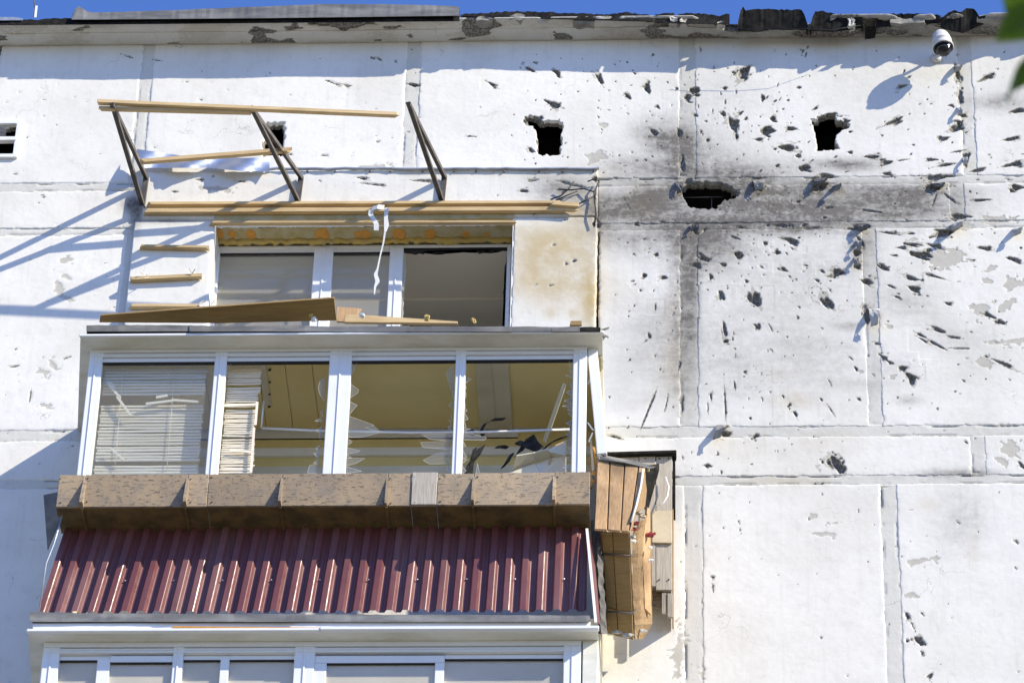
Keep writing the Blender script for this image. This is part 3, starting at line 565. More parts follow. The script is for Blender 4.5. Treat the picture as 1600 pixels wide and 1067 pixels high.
def chunk(px, py, p, w, h, mat, seed, name='concrete_chunk', parent=bld, d=.09):
    rn = random.Random(seed); c = at(px, py, p); bm = bmesh.new(); W, H = w / 175, h / 136
    bm_box(bm, c.x - W / 2, c.x + W / 2, c.y - .0, c.y + d, c.z - H / 2, c.z + H / 2)
    bmesh.ops.subdivide_edges(bm, edges=bm.edges[:], cuts=2, use_grid_fill=True)
    for v in bm.verts:
        k = 1 - .35 * ((v.co.x - c.x) / W * 2) ** 2 * (1 if v.co.z > c.z else .3); v.co.z = c.z + (v.co.z - c.z) * k
        v.co += Vector((rn.uniform(-1, 1) * .012, rn.uniform(-1, 1) * .012, rn.uniform(-1, 1) * .012))
    return from_bm(name, bm, mat, parent)
for a in ((843, 30, .25, 30, 9, 'concrete_light', 1), (912, 31, .25, 34, 10, 'concrete_grey', 2), (808, 27, .27, 26, 9, 'concrete_grey', 3), (1418, 31, .235, 56, 12, 'concrete_grey', 4), (1554, 28, .235, 60, 8, 'concrete_grey', 5),
          (1052, 30, .27, 12, 7, 'concrete_light', 6), (1068, 33, .26, 10, 6, 'concrete_light', 7), (1126, 37, .25, 12, 5, 'concrete_light', 8), (757, 30, .27, 26, 7, 'concrete_grey', 9), (1330, 34, .25, 10, 14, 'concrete_light', 10)): chunk(*a)
# cables along the torn edge, and a loose strip of felt sticking up at the left
wr = thing('overhead_wire', 'thin black wire drooping along the torn right roof edge', 'wire')
tube('strand', [at(1148, 46, .32), at(1250, 45, .33), at(1300, 47, .31), at(1345, 40, .26)], .0025, 'cable_black', wr, 5)
st = thing('antenna_rod', 'thin grey rod sticking up from the left roof edge against the sky', 'rod')
tube('rod', [at(53, 27, .2), at(55, 14, .2), at(53, 2, .2), at(55, -14, .2)], .006, 'steel_dark', st, 6)
beam('strip', at(55, 28, .2), at(57, 10, .2), .012, .02, 'plastic_white', st)
# sealant flakes curling off the joints
def flake(px, py, p0, w, h, curl, mat, seed, tip=(0, 0)):
    rn = random.Random(seed); bm = bmesh.new(); n, m = 6, 5; vs = []
    for i in range(n):
        r = []
        for j in range(m):
            u, v = i / (n - 1), j / (m - 1); x = px + (v - .5) * w * (1 - .45 * u * rn.uniform(.6, 1)) + tip[0] * u; y = py + u * h + tip[1] * u
            q = at(x, y, 0); q.y = -(p0 + curl * math.sin(u * 2.2) * (.7 + .5 * v) + rn.uniform(-.006, .006)); r.append(q)
        vs.append(r)
    for s in (0, 1):
        V = [[bm.verts.new(q + Vector((0, .012 * s, 0))) for q in r] for r in vs]
        for i in range(n - 1):
            for j in range(m - 1): bm.faces.new((V[i][j], V[i + 1][j], V[i + 1][j + 1], V[i][j + 1]))
    return from_bm('sealant_flake', bm, mat, bld)
for a in ((1366, 482, .0, 18, 34, .10, 'concrete_light', 1), (1494, 352, .0, 22, 16, .12, 'concrete_light', 2), (1309, 290, .0, 12, 15, .10, 'concrete_grey', 3), (1348, 352, .0, 22, 14, .08, 'concrete_soot', 4),
          (1130, 664, .0, 20, 22, .10, 'concrete_grey', 5, (-10, 6)), (1186, 282, .0, 20, 20, .07, 'concrete_grey', 6), (1281, 280, .0, 24, 14, .08, 'concrete_soot', 7), (1342, 376, .0, 10, 20, .07, 'concrete_grey', 8),
          (1338, 402, .0, 9, 18, .06, 'concrete_grey', 9), (1497, 104, .0, 14, 14, .09, 'concrete_light', 10), (1590, 358, .0, 16, 16, .10, 'concrete_light', 11), (1083, 352, .0, 10, 12, .05, 'concrete_soot', 12),
          (925, 345, .0, 14, 16, .05, 'concrete_soot', 13), (1062, 284, .0, 14, 20, .05, 'concrete_soot', 14), (1466, 286, .0, 24, 10, .05, 'concrete_soot', 15), (1508, 246, .0, 9, 16, .06, 'concrete_light', 16), (1500, 168, .0, 10, 16, .06, 'concrete_light', 17)): flake(*a)
# thin rebar in the shell hole
for q in ([(1112, 308), (1112, 326)], [(1070, 309), (1130, 308)]): tube('rebar', [at(*q[0], -.12), at(*q[1], -.12)], .005, 'steel_dark', bld, 5)

# ------------------------------------------------------------------ windows of the block
def frame_rect(name, x0, x1, z0, z1, y0, y1, w, mat, parent, bv=.004):
    bm = bmesh.new()
    bm_box(bm, x0, x0 + w, y0, y1, z0, z1); bm_box(bm, x1 - w, x1, y0, y1, z0, z1); bm_box(bm, x0 + w, x1 - w, y0, y1, z1 - w, z1); bm_box(bm, x0 + w, x1 - w, y0, y1, z0, z0 + w)
    if bv: bevel(bm, bv)
    return from_bm(name, bm, mat, parent)
def pane(x0, x1, z0, z1, y, parent, mat='pane_glass', name='pane'):
    return box(name, x0, x1, y, y + .005, z0, z1, mat, parent)
FY = .27                                                  # window plane behind the facade
wx0, wx1 = AX(334, 440, -FY), AX(797, 440, -FY); wz1, wz0 = AZ(565, 383, -FY), AZ(565, 556, -FY)
win = frame_rect('window', wx0, wx1, wz0, wz1, FY, FY + .07, .035, 'paint_white', bld)
win['label'] = 'broken three-light white window above the balcony roof'
for xa, xb in ((AX(488, 440, -FY), AX(518, 440, -FY)), (AX(607, 440, -FY), AX(628, 440, -FY))):
    box('mullion', xa, xb, FY - .012, FY + .075, wz0 + .03, wz1 - .03, 'paint_white', win, .006)
    box('mullion', (xa + xb) / 2 - .006, (xa + xb) / 2 + .006, FY - .020, FY, wz0 + .03, wz1 - .03, 'paint_white', win, .003)
for xa, xb in ((wx0 + .035, AX(488, 440, -FY)), (AX(518, 440, -FY), AX(607, 440, -FY))):
    box('sash_rail', xa, xb, FY + .005, FY + .06, wz1 - .085, wz1 - .035, 'paint_white', win, .004)
    box('gasket', xa, xb, FY + .0, FY + .05, wz1 - .092, wz1 - .0855, 'gasket_black', win)
    pane(xa, xb, wz0 + .03, wz1 - .092, FY + .03, win, 'pane_greyed')  # milk layer paints the grey tone of the lit ceiling into the glass
xa, xb = AX(628, 440, -FY), wx1 - .035
box('gasket', xa, xb, FY + .005, FY + .05, wz1 - .045, wz1 - .0355, 'gasket_black', win)
def jag_strip(name, pts, y, mat, parent, th=.006):
    bm = bmesh.new(); a = [bm.verts.new((x, y, z)) for x, z in pts]; c = [bm.verts.new((x, y + th, z)) for x, z in pts]
    bm.faces.new(a); bm.faces.new(c[::-1])
    for i in range(len(a)): bm.faces.new((a[i], c[i], c[(i + 1) % len(a)], a[(i + 1) % len(a)]))
    bmesh.ops.triangulate(bm, faces=bm.faces[:]); return from_bm(name, bm, mat, parent)
rn = random.Random(5)
zt = wz1 - .046; top = [(xa + (xb - xa) * i / 26, zt - .012 - rn.random() ** 2 * .05) for i in range(27)]
jag_strip('glass_shard', [(xa, zt)] + [(xb, zt)] + top[::-1], FY + .02, 'gasket_black', win)
for s, x in ((1, xa), (-1, xb)):
    jag_strip('glass_shard', [(x, zt)] + [(x + s * (.004 + rn.random() ** 2 * .026), zt - .1 - (zt - .1 - wz0) * i / 22) for i in range(23)] + [(x, wz0)], FY + .02, 'shard_edge' if s > 0 else 'gasket_black', win)
shell('room', WX0 - .5, WX1 + .5, FY + .08, 4.2, wz0 - .9, wz1 + .02, 'room_white')
box('room_beam', WX0 - .5, WX1 + .5, 1.05, 1.25, wz1 - .02, wz1 + .015, 'room_white', bld)
# reveals and lintel
box('reveal', WX0 - .02, WX0 + .002, -INS + .004, FY + .02, wz0 - .1, WZ1, 'wall_plain', bld)
box('reveal', WX1 - .002, WX1 + .02, -INS + .004, FY + .02, wz0 - .1, WZ1, 'wall_plain', bld)
box('lintel', WX0 - .01, WX1 + .01, -INS - .004, FY + .06, WZ1 - .016, WZ1 + .1, 'lintel', bld)
box('sill_wall', WX0 - .1, WX1 + .1, -.03, FY + .1, izb - .1, wz0, 'wall_plain', bld)
bm = bmesh.new(); rn = random.Random(9)                    # bead of mounting foam under the lintel
pts = [(wx0 + (wx1 - wx0) * i / 90, FY - .03 + rn.uniform(-.015, .015), WZ1 - .018 + rn.uniform(-.008, .004)) for i in range(91)]
bm_tube(bm, pts, [.022 + rn.random() * .022 for _ in pts], 7); from_bm('foam_bead', bm, 'foam_yellow', bld, True)
for i, (px, r) in enumerate(((338, 12), (362, 7), (392, 9), (503, 12), (560, 7), (572, 8), (624, 12), (672, 10), (728, 6), (760, 4))):
    q = at(px, 366, .08); k = out_for(px, 366, WZ1 - .016); q = at(px, 367, k)
    lump('foam_dot', (q.x, q.y, WZ1 - .018), r / 175, 'foam_orange', bld, i, 2, (1, 1.3, .12), .12)
# metal edge profile along the top of the insulation
e0, e1 = at(206, 265, INS), at(975, 263, INS)
bm = bmesh.new(); rn = random.Random(2)
pp = [at(x, 264 + rn.uniform(-.8, .8) - (x > 930) * 1.0, INS + .012 + rn.uniform(0, .006)) for x in range(420, 940, 12)]
for a, c in zip(pp[:-1], pp[1:]): bm_beam(bm, a, c, .03, .012, (0, 1, 0))
from_bm('edge_profile', bm, 'galvanised', bld)
for x in range(440, 930, 44): lump('screw', at(x + rn.uniform(-8, 8), 268, INS + .012), .011, 'steel_dark', bld, x, 1)
# small attic window at the left edge
vw = frame_rect('window', AX(-16, 220), AX(31, 220), AZ(10, 249), AZ(10, 191), -.03, .03, .045, 'paint_white', bld)
vw['label'] = 'small white-framed attic window at the left edge'
box('glazing_bar', AX(-10, 220), AX(27, 220), -.035, .02, AZ(10, 223), AZ(10, 217), 'paint_white', vw, .004)
pane(AX(-10, 220), AX(8, 220), AZ(10, 216), AZ(10, 196), -.008, vw)

# ------------------------------------------------------------------ steel brackets of the lost awning
def bracket(foot_hi, foot_lo, tip, label, bend=None):
    z = AZ(*foot_hi, INS); p = out_for(*tip, z); T = at(*tip, p); A = at(*foot_hi, INS + .02); B = at(*foot_lo, INS + .02)
    t = thing('steel_bracket', label, 'bracket', at(*foot_lo, INS), 'awning brackets')
    def ell(name, a, c):
        bm = bmesh.new(); bm_beam(bm, a, c, .045, .008, (1, 0, 0)); d = (Vector(c) - Vector(a)).normalized(); s = Vector((1, 0, 0)).cross(d).normalized()
        bm_beam(bm, Vector(a) + Vector((.0225, 0, 0)) + s * .018, Vector(c) + Vector((.0225, 0, 0)) + s * .018, .008, .045, (1, 0, 0))
        return from_bm(name, bm, 'steel_dark', t)
    ell('arm', A, T)
    if bend:
        q = at(*bend, p * .75); ell('strut', B, q); ell('strut', q, T)
    else: ell('strut', B, A + (T - A) * .97)
    ell('wall_leg', A + Vector((0, -.01, 0)), B + Vector((0, -.01, -.03)))
    for q in (A, B): lump('bolt', q + Vector((0, -.02, 0)), .014, 'steel_dark', t, 3, 1)
    return T
T1 = bracket((228, 277), (222, 319), (174, 161), 'leftmost dark steel bracket, carrying the end of the wooden bars')
T2 = bracket((470, 277), (465, 313), (391, 166), 'middle dark steel bracket crossing the square attic vent')
T3 = bracket((694, 276), (690, 313), (637, 160), 'rightmost dark steel bracket, free of the wooden bars')
def batten(label, a, c, w, h, mat='batten_wood', group=None, name='wooden_batten', jag=.03, side=(0, -1, 0)):
    o = beam(name, a, c, w, h, mat, None, side, jag, .003); return tag(o, label, 'batten', group)
pT = -T2.y
batten('upper wooden bar lying across the tips of the two left brackets', at(156, 160, pT), at(622, 180, pT), .045, .040)
batten('short second wooden bar under the upper bar on the left bracket tips', at(157, 170, pT - .03), at(392, 176, pT - .03), .04, .036)
batten('wooden bar slanting behind the left and middle brackets beside crumpled foil', at(222, 253, .45), at(452, 235, .45), .04, .045)
batten('long lower wooden batten nailed to the wall under the brackets', at(226, 331, INS + .03), at(884, 328, INS + .03), .045, .05)
batten('long upper wooden batten nailed to the wall under the brackets', at(232, 320, INS + .03), at(874, 318, INS + .03), .05, .035)
batten('splintered batten end sticking out at the right of the long battens', at(862, 319, INS + .06), at(905, 322, INS + .06), .04, .045)
batten('second splintered batten end under the first at the right of the long battens', at(850, 326, INS + .035), at(901, 329, INS + .035), .03, .03)
batten('thin wooden batten along the top of the broken window', at(328, 349, INS + .025), at(803, 348, INS + .025), .04, .028)
batten('topmost short batten left of the broken window', at(222, 386, INS + .03), at(324, 388, INS + .03), .045, .03)
batten('middle splintered short batten left of the broken window', at(206, 437, INS + .03), at(312, 432, INS + .03), .045, .04)
batten('lowest short batten left of the broken window', at(201, 479, INS + .03), at(312, 479, INS + .03), .045, .035)
sp = thing('wood_splinters', 'pale splinters of torn wood round the middle short batten', 'splinters')
rn = random.Random(4)
for i in range(8):
    x, y = rn.choice(((225, 428), (232, 434), (300, 428), (318, 470), (322, 478), (330, 476))); a = at(x, y, INS + .06)
    beam('splinter', a, a + Vector((rn.uniform(-.05, .05), -.02, rn.uniform(-.06, .06))), .005, .008, 'plywood_pale', sp)
# crumpled foil sheet on the ledge
bm = bmesh.new(); rn = random.Random(12); nX, nY = 30, 7; tp = np.interp(np.linspace(214, 421, nX), [214, 260, 300, 330, 380, 421], [233, 240, 246, 244, 247, 246]); bt = np.interp(np.linspace(214, 421, nX), [214, 260, 320, 370, 421], [262, 263, 262, 267, 269])
V = []
for i, x in enumerate(np.linspace(214, 421, nX)):
    r = []
    for j in range(nY):
        u = j / (nY - 1); r.append(bm.verts.new(at(x, tp[i] * (1 - u) + bt[i] * u, INS + .03 + .035 * math.sin(i * .55 + j * .4) + rn.uniform(-.008, .008) + .05 * u)))
    V.append(r)
for i in range(nX - 1):
    for j in range(nY - 1): bm.faces.new((V[i][j], V[i + 1][j], V[i + 1][j + 1], V[i][j + 1]))
tag(from_bm('foil_sheet', bm, 'foil', None, True), 'crumpled silvery metal sheet hanging behind the left bracket', 'metal sheet')
# white tape hanging from the battens
tp = thing('plastic_tape', 'twisted white plastic strip hanging down in front of the broken window', 'tape')
def ribbon(name, pts, w, mat, parent, th=.003, side=(1, 0, 0)):
    bm = bmesh.new(); pts = [Vector(p) for p in pts]; s0 = Vector(side); rows = []
    for i, p in enumerate(pts):
        s = s0 * (w if not isinstance(w, (list, tuple)) else w[i]) * .5; rows.append((p - s, p + s))
    for k in (0, 1):
        V = [[bm.verts.new(q + Vector((0, th * k, 0))) for q in r] for r in rows]
        for i in range(len(V) - 1): bm.faces.new((V[i][0], V[i + 1][0], V[i + 1][1], V[i][1]))
    return from_bm(name, bm, mat, parent)
ribbon('loop', [at(588, 360, .16), at(588, 350, .17), at(584, 343, .17), at(579, 335, .17), at(580, 328, .18)], .045, 'plastic_tape', tp)
ribbon('loop', [at(581, 326, .18), at(590, 323, .2), at(600, 324, .18)], .05, 'plastic_tape', tp, side=(.2, 0, 1))
ribbon('loop', [at(604, 325, .18), at(603, 340, .17), at(604, 352, .17), at(602, 362, .17)], [.04, .035, .045, .02], 'plastic_tape', tp)
ribbon('tail', [at(602, 360, .17), at(599, 380, .16), at(594, 400, .16), at(590, 420, .16), at(587, 428, .16), at(590, 440, .16), at(586, 448, .16), at(585, 460, .16)], [.018, .014, .012, .016, .035, .04, .02, .008], 'plastic_tape', tp)

# ------------------------------------------------------------------ upper enclosed balcony
PG = 1.15
bal = thing('enclosed_balcony', 'upper glazed balcony with shattered sashes above a dark red corrugated parapet', 'balcony', at(500, 955, .5))
zs = AZ(530, 545, PG); PF = out_for(530, 523, zs)
def slab(name, pts, z0, z1, mat, parent, bv=0.0):
    bm = bmesh.new(); a = [bm.verts.new((x, y, z0)) for x, y in pts]; c = [bm.verts.new((x, y, z1)) for x, y in pts]
    bm.faces.new(a[::-1]); bm.faces.new(c)
    for i in range(len(a)): bm.faces.new((a[i], a[(i + 1) % len(a)], c[(i + 1) % len(a)], c[i]))
    if bv: bevel(bm, bv)
    return from_bm(name, bm, mat, parent)
fl, fr = AX(126, 523, PF), AX(941, 520, PF); wl, wr_ = AX(122, 672, 0), AX(944, 672, 0)
slab('soffit', [(fl, -PF), (fr, -PF), (wr_, -.02), (wl, -.02)], zs, zs + .02, 'soffit_white', bal)
box('drip_edge', fl - .01, fr + .01, -PF - .012, -PF + .01, zs - .004, zs + .022, 'paint_white', bal, .004)
# sagging dark flashing in overlapping lengths on the roof front
rn = random.Random(8)
for i, (xa, xb, m) in enumerate(((135, 300, 'flashing_dark'), (296, 470, 'flashing_dark'), (466, 640, 'flashing_grey'), (636, 800, 'flashing_dark'), (796, 866, 'flashing_dark'), (862, 906, 'flashing_dark'), (904, 938, 'tar_felt'))):
    y0, y1 = 508 + (xa - 135) * .004, 518
    sheet_strip('roof_flashing', [(xa, y0), ((xa + xb) / 2, y0 + rn.uniform(-.8, .8)), (xb, y0 + rn.uniform(-.5, .5))], [(xa, y1), (xb, y1 + rn.uniform(-.5, 1))], PF + .02 + .006 * (i % 2), PF + .005, m, bal, 10, .4, .006, 20 + i, .005, back=.3)
    box('roof_edge_board', AX(xa, 515, PF), AX(xb, 515, PF), -PF + .03, -PF + .07, zs + .021, zs + .08, 'tar_felt', bal)
slab('roof_sheet', [(fl + .06, -PF + .05), (fr - .02, -PF + .05), (wr_, -.03), (wl + .05, -.03)], zs + .082, zs + .10, 'flashing_grey', bal)
# frame
zb = AZ(530, 752, PG)
def vpost(xa, xb, y, parent, name='mullion', p=PG, d=.07, z0=None, z1=None, mat='paint_white', ridge=True):
    o = box(name, AX(xa, y, p), AX(xb, y, p), -p - .004, -p + d, zb if z0 is None else z0, zs if z1 is None else z1, mat, parent, .006)
    if ridge and xb - xa > 12:
        m = (AX(xa, y, p) + AX(xb, y, p)) / 2; box('glazing_bead', m - .008, m + .006, -p - .012, -p, (zb if z0 is None else z0) + .01, (zs if z1 is None else z1) - .03, mat, o, .003)
    return o
for xa, xb in ((131, 152), (329, 348), (510, 545), (709, 725), (894, 916)): vpost(xa, xb, 640, bal)
hx0, hx1 = AX(131, 640, PG), AX(916, 640, PG)
for k, (za, zc, yy) in enumerate(((0, .03, -.012), (.034, .055, .0), (.058, .075, -.008))): box('head_track', hx0, hx1, -PG + yy, -PG + .09, zs - zc, zs - za, 'paint_white', bal, .004)
mulls = [(152, 329), (348, 510), (545, 709), (725, 894)]
for i, (xa, xb) in enumerate(mulls):
    a, c = AX(xa, 640, PG), AX(xb, 640, PG)
    s = box('sash_head', a, c, -PG + .012, -PG + .06, zs - .125, zs - .078, 'paint_white', bal, .004)
    box('gasket', a, c, -PG + .008, -PG + .05, zs - .132, zs - .1255, 'gasket_black', s)
    if i == 0: pane(a, c, zb + .04, zs - .132, -PG + .03, bal)
box('sill', hx0, hx1, -PG - .02, -PG + .1, zb - .03, zb + .03, 'paint_white', bal, .006)
beam('leaning_post', at(925, 542, PG - .05), at(941, 712, PG - .05), .06, .085, 'paint_white', bal, (0, -1, 0), 0, .006)
# shards still in the frames, each cut from its own outline
SH = [[(508,590),(500,595),(497,606),(499,615),(507,627)],[(349,566),(362,566),(357,578),(349,602)],
 [(545,650),(584,664),(571,669),(596,675),(566,683),(543,683)],[(547,558),(560,562),(551,582),(547,592)],[(548,600),(560,609),(559,614),(547,622)],[(546,627),(558,633),(545,649)],
 [(706,678),(660,679),(671,686),(705,689)],[(705,689),(657,691),(661,699),(703,702)],[(704,705),(682,709),(661,719),(672,725),(702,724)],[(710,568),(697,583),(703,602),(709,626)],
 [(725,674),(760,684),(757,688),(725,687)],[(744,740),(746,724),(750,740)],[(497,724),(484,727),(480,739),(496,739)],[(541,716),(570,716),(556,724),(540,728)],[(540,729),(565,736),(538,740)]]
rn = random.Random(77)
for (xt, xb, d_, ya, yb, lo, hi) in ((511, 497, -1, 640, 724, 3, 12), (549, 539, 1, 684, 716, 6, 24), (710, 702, -1, 628, 672, 2, 8), (709, 702, -1, 726, 740, 4, 18), (727, 724, 1, 562, 672, 2, 11), (725, 723, 1, 690, 740, 2, 10), (895, 891, -1, 562, 740, 4, 15)):
    y = ya
    while y < yb - 2:
        hgt = rn.uniform(5, 13); y2 = min(y + hgt, yb); ex = lambda q: xt + (xb - xt) * (q - 560) / 180.0; L = lo + (hi - lo) * rn.random() ** 1.8
        ty_ = y + (y2 - y) * rn.uniform(.1, .9); poly = [(ex(y), y), (ex(ty_) + d_ * L, ty_), (ex(y2), y2)]
        if rn.random() < .4: poly.insert(2, (ex(y2) + d_ * L * rn.uniform(.2, .5), ty_ + (y2 - ty_) * .7))
        SH.append(poly); y = y2 + rn.choice((0, 0, 0, 2, 6))
for i, poly in enumerate(SH):
    fine = [(AX(x, y, PG - .03), AZ(x, y, PG - .03)) for x, y in poly]
    g = jag_strip('glass_shard', fine, -PG + .03, 'shard_glass', bal, .004); bm = bmesh.new()
    for j in range(len(fine) - 1):
        a, c = fine[j], fine[j + 1]; bm_beam(bm, (a[0], -PG + .029, a[1]), (c[0], -PG + .029, c[1]), .003, .0024)
    from_bm('broken_edge', bm, 'shard_edge', g)
# inside of the balcony: boarded ceiling, rear wall, drying rod
xi0, xi1 = hx0 + .02, hx1 + .12
cx_, k = xi0, 0
while cx_ < xi1:
    w_ = .235 if cx_ < AX(520, 600, .6) else 3.0
    box('ceiling_board', cx_ + .004, min(cx_ + w_, xi1) - .001, -PG + .12, -.06, zs - .020, zs - .006, 'ceiling_yellow', bal, .002); cx_ += w_
box('ceiling_strip', AX(745, 620, .6), AX(797, 620, .6), -PG + .12, -.06, zs - .035, zs - .021, 'panel_cream', bal, .003)
box('ceiling_strip', AX(770, 620, .6) - .004, AX(770, 620, .6) + .004, -PG + .12, -.06, zs - .040, zs - .0355, 'panel_cream', bal, .001)
box('ceiling_strip', AX(415, 620, .6) - .03, AX(415, 620, .6) + .03, -PG + .12, -.4, zs - .035, zs - .021, 'panel_cream', bal, .003)
for y in (578, 597, 616, 635):
    q = at(421, y, .7); kk = out_for(421, y, zs - .036); q = at(421, y, kk); lump('screw', q, .014, 'gasket_black', bal, y, 1, (1, 1, .5))
rz = lambda y: AZ(600, y, .03)
for ya, yb, mt, pp in ((684, 703, 'ceiling_yellow', .03), (703, 715, 'paint_white', .07), (715, 731, 'ceiling_yellow', .035), (731, 745, 'soffit_white', .06), (745, 860, 'room_grey', .03)):
    box('rear_wall', xi0 - .1, xi1, -pp, -.012, rz(yb), rz(ya), mt, bal)
box('rear_wall', xi0 - .1, xi1, -.02, -.010, rz(684), zs, 'ceiling_yellow', bal)
box('balcony_floor', xi0 - .1, xi1, -1.05, -.01, AZ(500, 940, 1.3) - .15, AZ(500, 940, 1.3), 'concrete_grey', bal)
box('side_wall', xi0 - .03, xi0, -PG + .08, -.02, AZ(500, 940, 1.3), zs, 'panel_cream', bal)
box('side_wall', xi1 - .02, xi1 + .01, -PG + .3, -.02, AZ(500, 940, 1.3), zs, 'panel_cream', bal)
tube('drying_rod', [at(409, 669, .85), at(500, 673, .85), at(640, 676, .85), at(760, 675, .85), at(890, 671, .85)], .011, 'plastic_white', bal, 8)
tube('drying_rod', [at(412, 627, .85), at(408, 668, .85)], .008, 'plastic_white', bal, 8)
# venetian blinds
def blind(label, xa, xb, y0, y1, pitch, missing, skew, seed, cut=None, hh=.0125):
    t = thing('venetian_blind', label, 'blind', at((xa + xb) / 2, y1, PG - .12)); rn = random.Random(seed); y = y0
    z_ = AZ((xa + xb) / 2, y0, PG - .12); zend = AZ((xa + xb) / 2, y1, PG - .12); x0, x1 = AX(xa, 640, PG - .12), AX(xb, 640, PG - .12); i = 0
    yy = -PG + .12; base = None
    while z_ > zend:
        fr = (AZ((xa + xb) / 2, y0, PG - .12) - z_) / (AZ((xa + xb) / 2, y0, PG - .12) - zend)
        if not any(a < fr < b_ for a, b_ in missing):
            d0, d1 = rn.uniform(-.003, .003), rn.uniform(-.003, .003); sag = rn.uniform(-.006, .002); e0, e1 = x0 + rn.uniform(-.01, .004), x1 + rn.uniform(-.012, .006) + (cut(fr) if cut else 0)
            n = 7; bm = bmesh.new(); V = []
            for k in range(n):
                u = k / (n - 1); x = e0 + (e1 - e0) * u; z = z_ + d0 * (1 - u) + d1 * u + sag * math.sin(u * math.pi) + skew * (rn.random() - .5) * .012
                V.append([bm.verts.new((x, yy + .001, z - hh)), bm.verts.new((x, yy - .004, z)), bm.verts.new((x, yy + .0015, z + hh))])
            for k in range(n - 1):
                for j in (0, 1): bm.faces.new((V[k][j], V[k + 1][j], V[k + 1][j + 1], V[k][j + 1]))
            from_bm('slat', bm, 'blind_cream', t)
        z_ -= pitch; i += 1
    return t, x0, x1, yy
bt_, x0, x1, yy = blind('cream venetian blind with bent slats behind the leftmost pane', 158, 318, 562, 740, .034, ((.31, .36), (.385, .41), (.90, .915)), .35, 3)
box('head_rail', x0, x1 + .09, yy - .02, yy + .02, AZ(240, 565, PG - .12), AZ(240, 557, PG - .12), 'blind_cream', bt_, .003)
for xs_ in (187, 268): tube('cord', [at(xs_ + 6, 560, PG - .10), at(xs_, 640, PG - .10), at(xs_ - 8, 738, PG - .10)], .003, 'blind_cream', bt_, 5)
for i, (a, c) in enumerate((((167, 597), (188, 622)), ((183, 620), (205, 650)), ((171, 596), (180, 607)), ((173, 700), (194, 719)), ((228, 631), (270, 626)), ((270, 625), (311, 628)), ((244, 621), (262, 618)))):
    beam('loose_slat', at(*a, PG - .07), at(*c, PG - .07), .012, .022, 'blind_cream', bt_, (0, -1, 0), .004)
b2, x0, x1, yy = blind('torn narrow venetian blind left of the drying rod in the second pane', 352, 402, 568, 740, .0245, ((.20, .22), (.40, .42), (.66, .68)), .25, 5, lambda f: .012 * math.sin(f * 9), .0095)
for a, c in (((402, 628), (399, 664)), ((397, 668), (392, 738)), ((350, 634), (400, 632)), ((360, 704), (395, 706))): beam('loose_slat', at(*a, PG - .09), at(*c, PG - .09), .01, .02, 'blind_cream', b2, (0, -1, 0), .004)
# collapsed lining and charred scraps inside at the right
db = thing('collapsed_lining', 'pile of cream lining boards collapsed inside the right balcony pane', 'debris', at(840, 738, .9))
for i, (q, m) in enumerate((([(785, 742), (836, 724), (846, 742)], 'panel_cream'), ([(800, 735), (808, 712), (832, 708), (838, 722)], 'panel_cream'), ([(834, 722), (833, 708), (856, 702), (862, 716)], 'panel_cream'), ([(858, 716), (852, 704), (884, 690), (884, 712)], 'panel_cream'),
                           ([(838, 725), (884, 708), (884, 742), (846, 742)], 'paint_white'), ([(852, 716), (858, 714), (862, 742), (850, 742)], 'panel_cream'), ([(858, 735), (870, 724), (876, 726), (874, 742), (856, 742)], 'plank_brown'))):
    prism('lining_board', [at(x, y, PG - .22 - .03 * i + (.12 if y < 715 else 0)) for x, y in q], .012, m, db)
beam('lining_board', at(851, 690, .55), at(882, 600, .95), .012, .035, 'panel_cream', db)
ch = thing('charred_scraps', 'black charred strips of plastic hanging in the right balcony pane', 'debris', at(780, 735, .8))
for i, (pts, w_) in enumerate(((((788, 654), (770, 655), (757, 662), (752, 672), (755, 680)), .05), (((742, 678), (733, 672), (725, 676)), .06), (((752, 698), (744, 712), (735, 724), (728, 740)), .10), (((752, 694), (742, 700), (738, 716), (736, 742)), .05), (((800, 708), (792, 722), (785, 730)), .06),
                               (((812, 706), (822, 690), (828, 682), (836, 694), (845, 700)), .09), (((808, 690), (826, 696), (840, 703)), .07), (((848, 702), (862, 690), (876, 684), (888, 680)), .07), (((775, 698), (785, 697), (793, 699)), .05))):
    ribbon('scrap', [at(x, y, .80 + .03 * (j % 2)) for j, (x, y) in enumerate(pts)], [w_ * (1 - .5 * abs(j / (len(pts) - 1) - .4)) for j in range(len(pts))], 'char_black', ch, .01, (.8, 0, .6))
beam('burnt_lath', at(862, 702, .85), at(882, 693, .85), .03, .035, 'plank_tan', ch, None, .01)
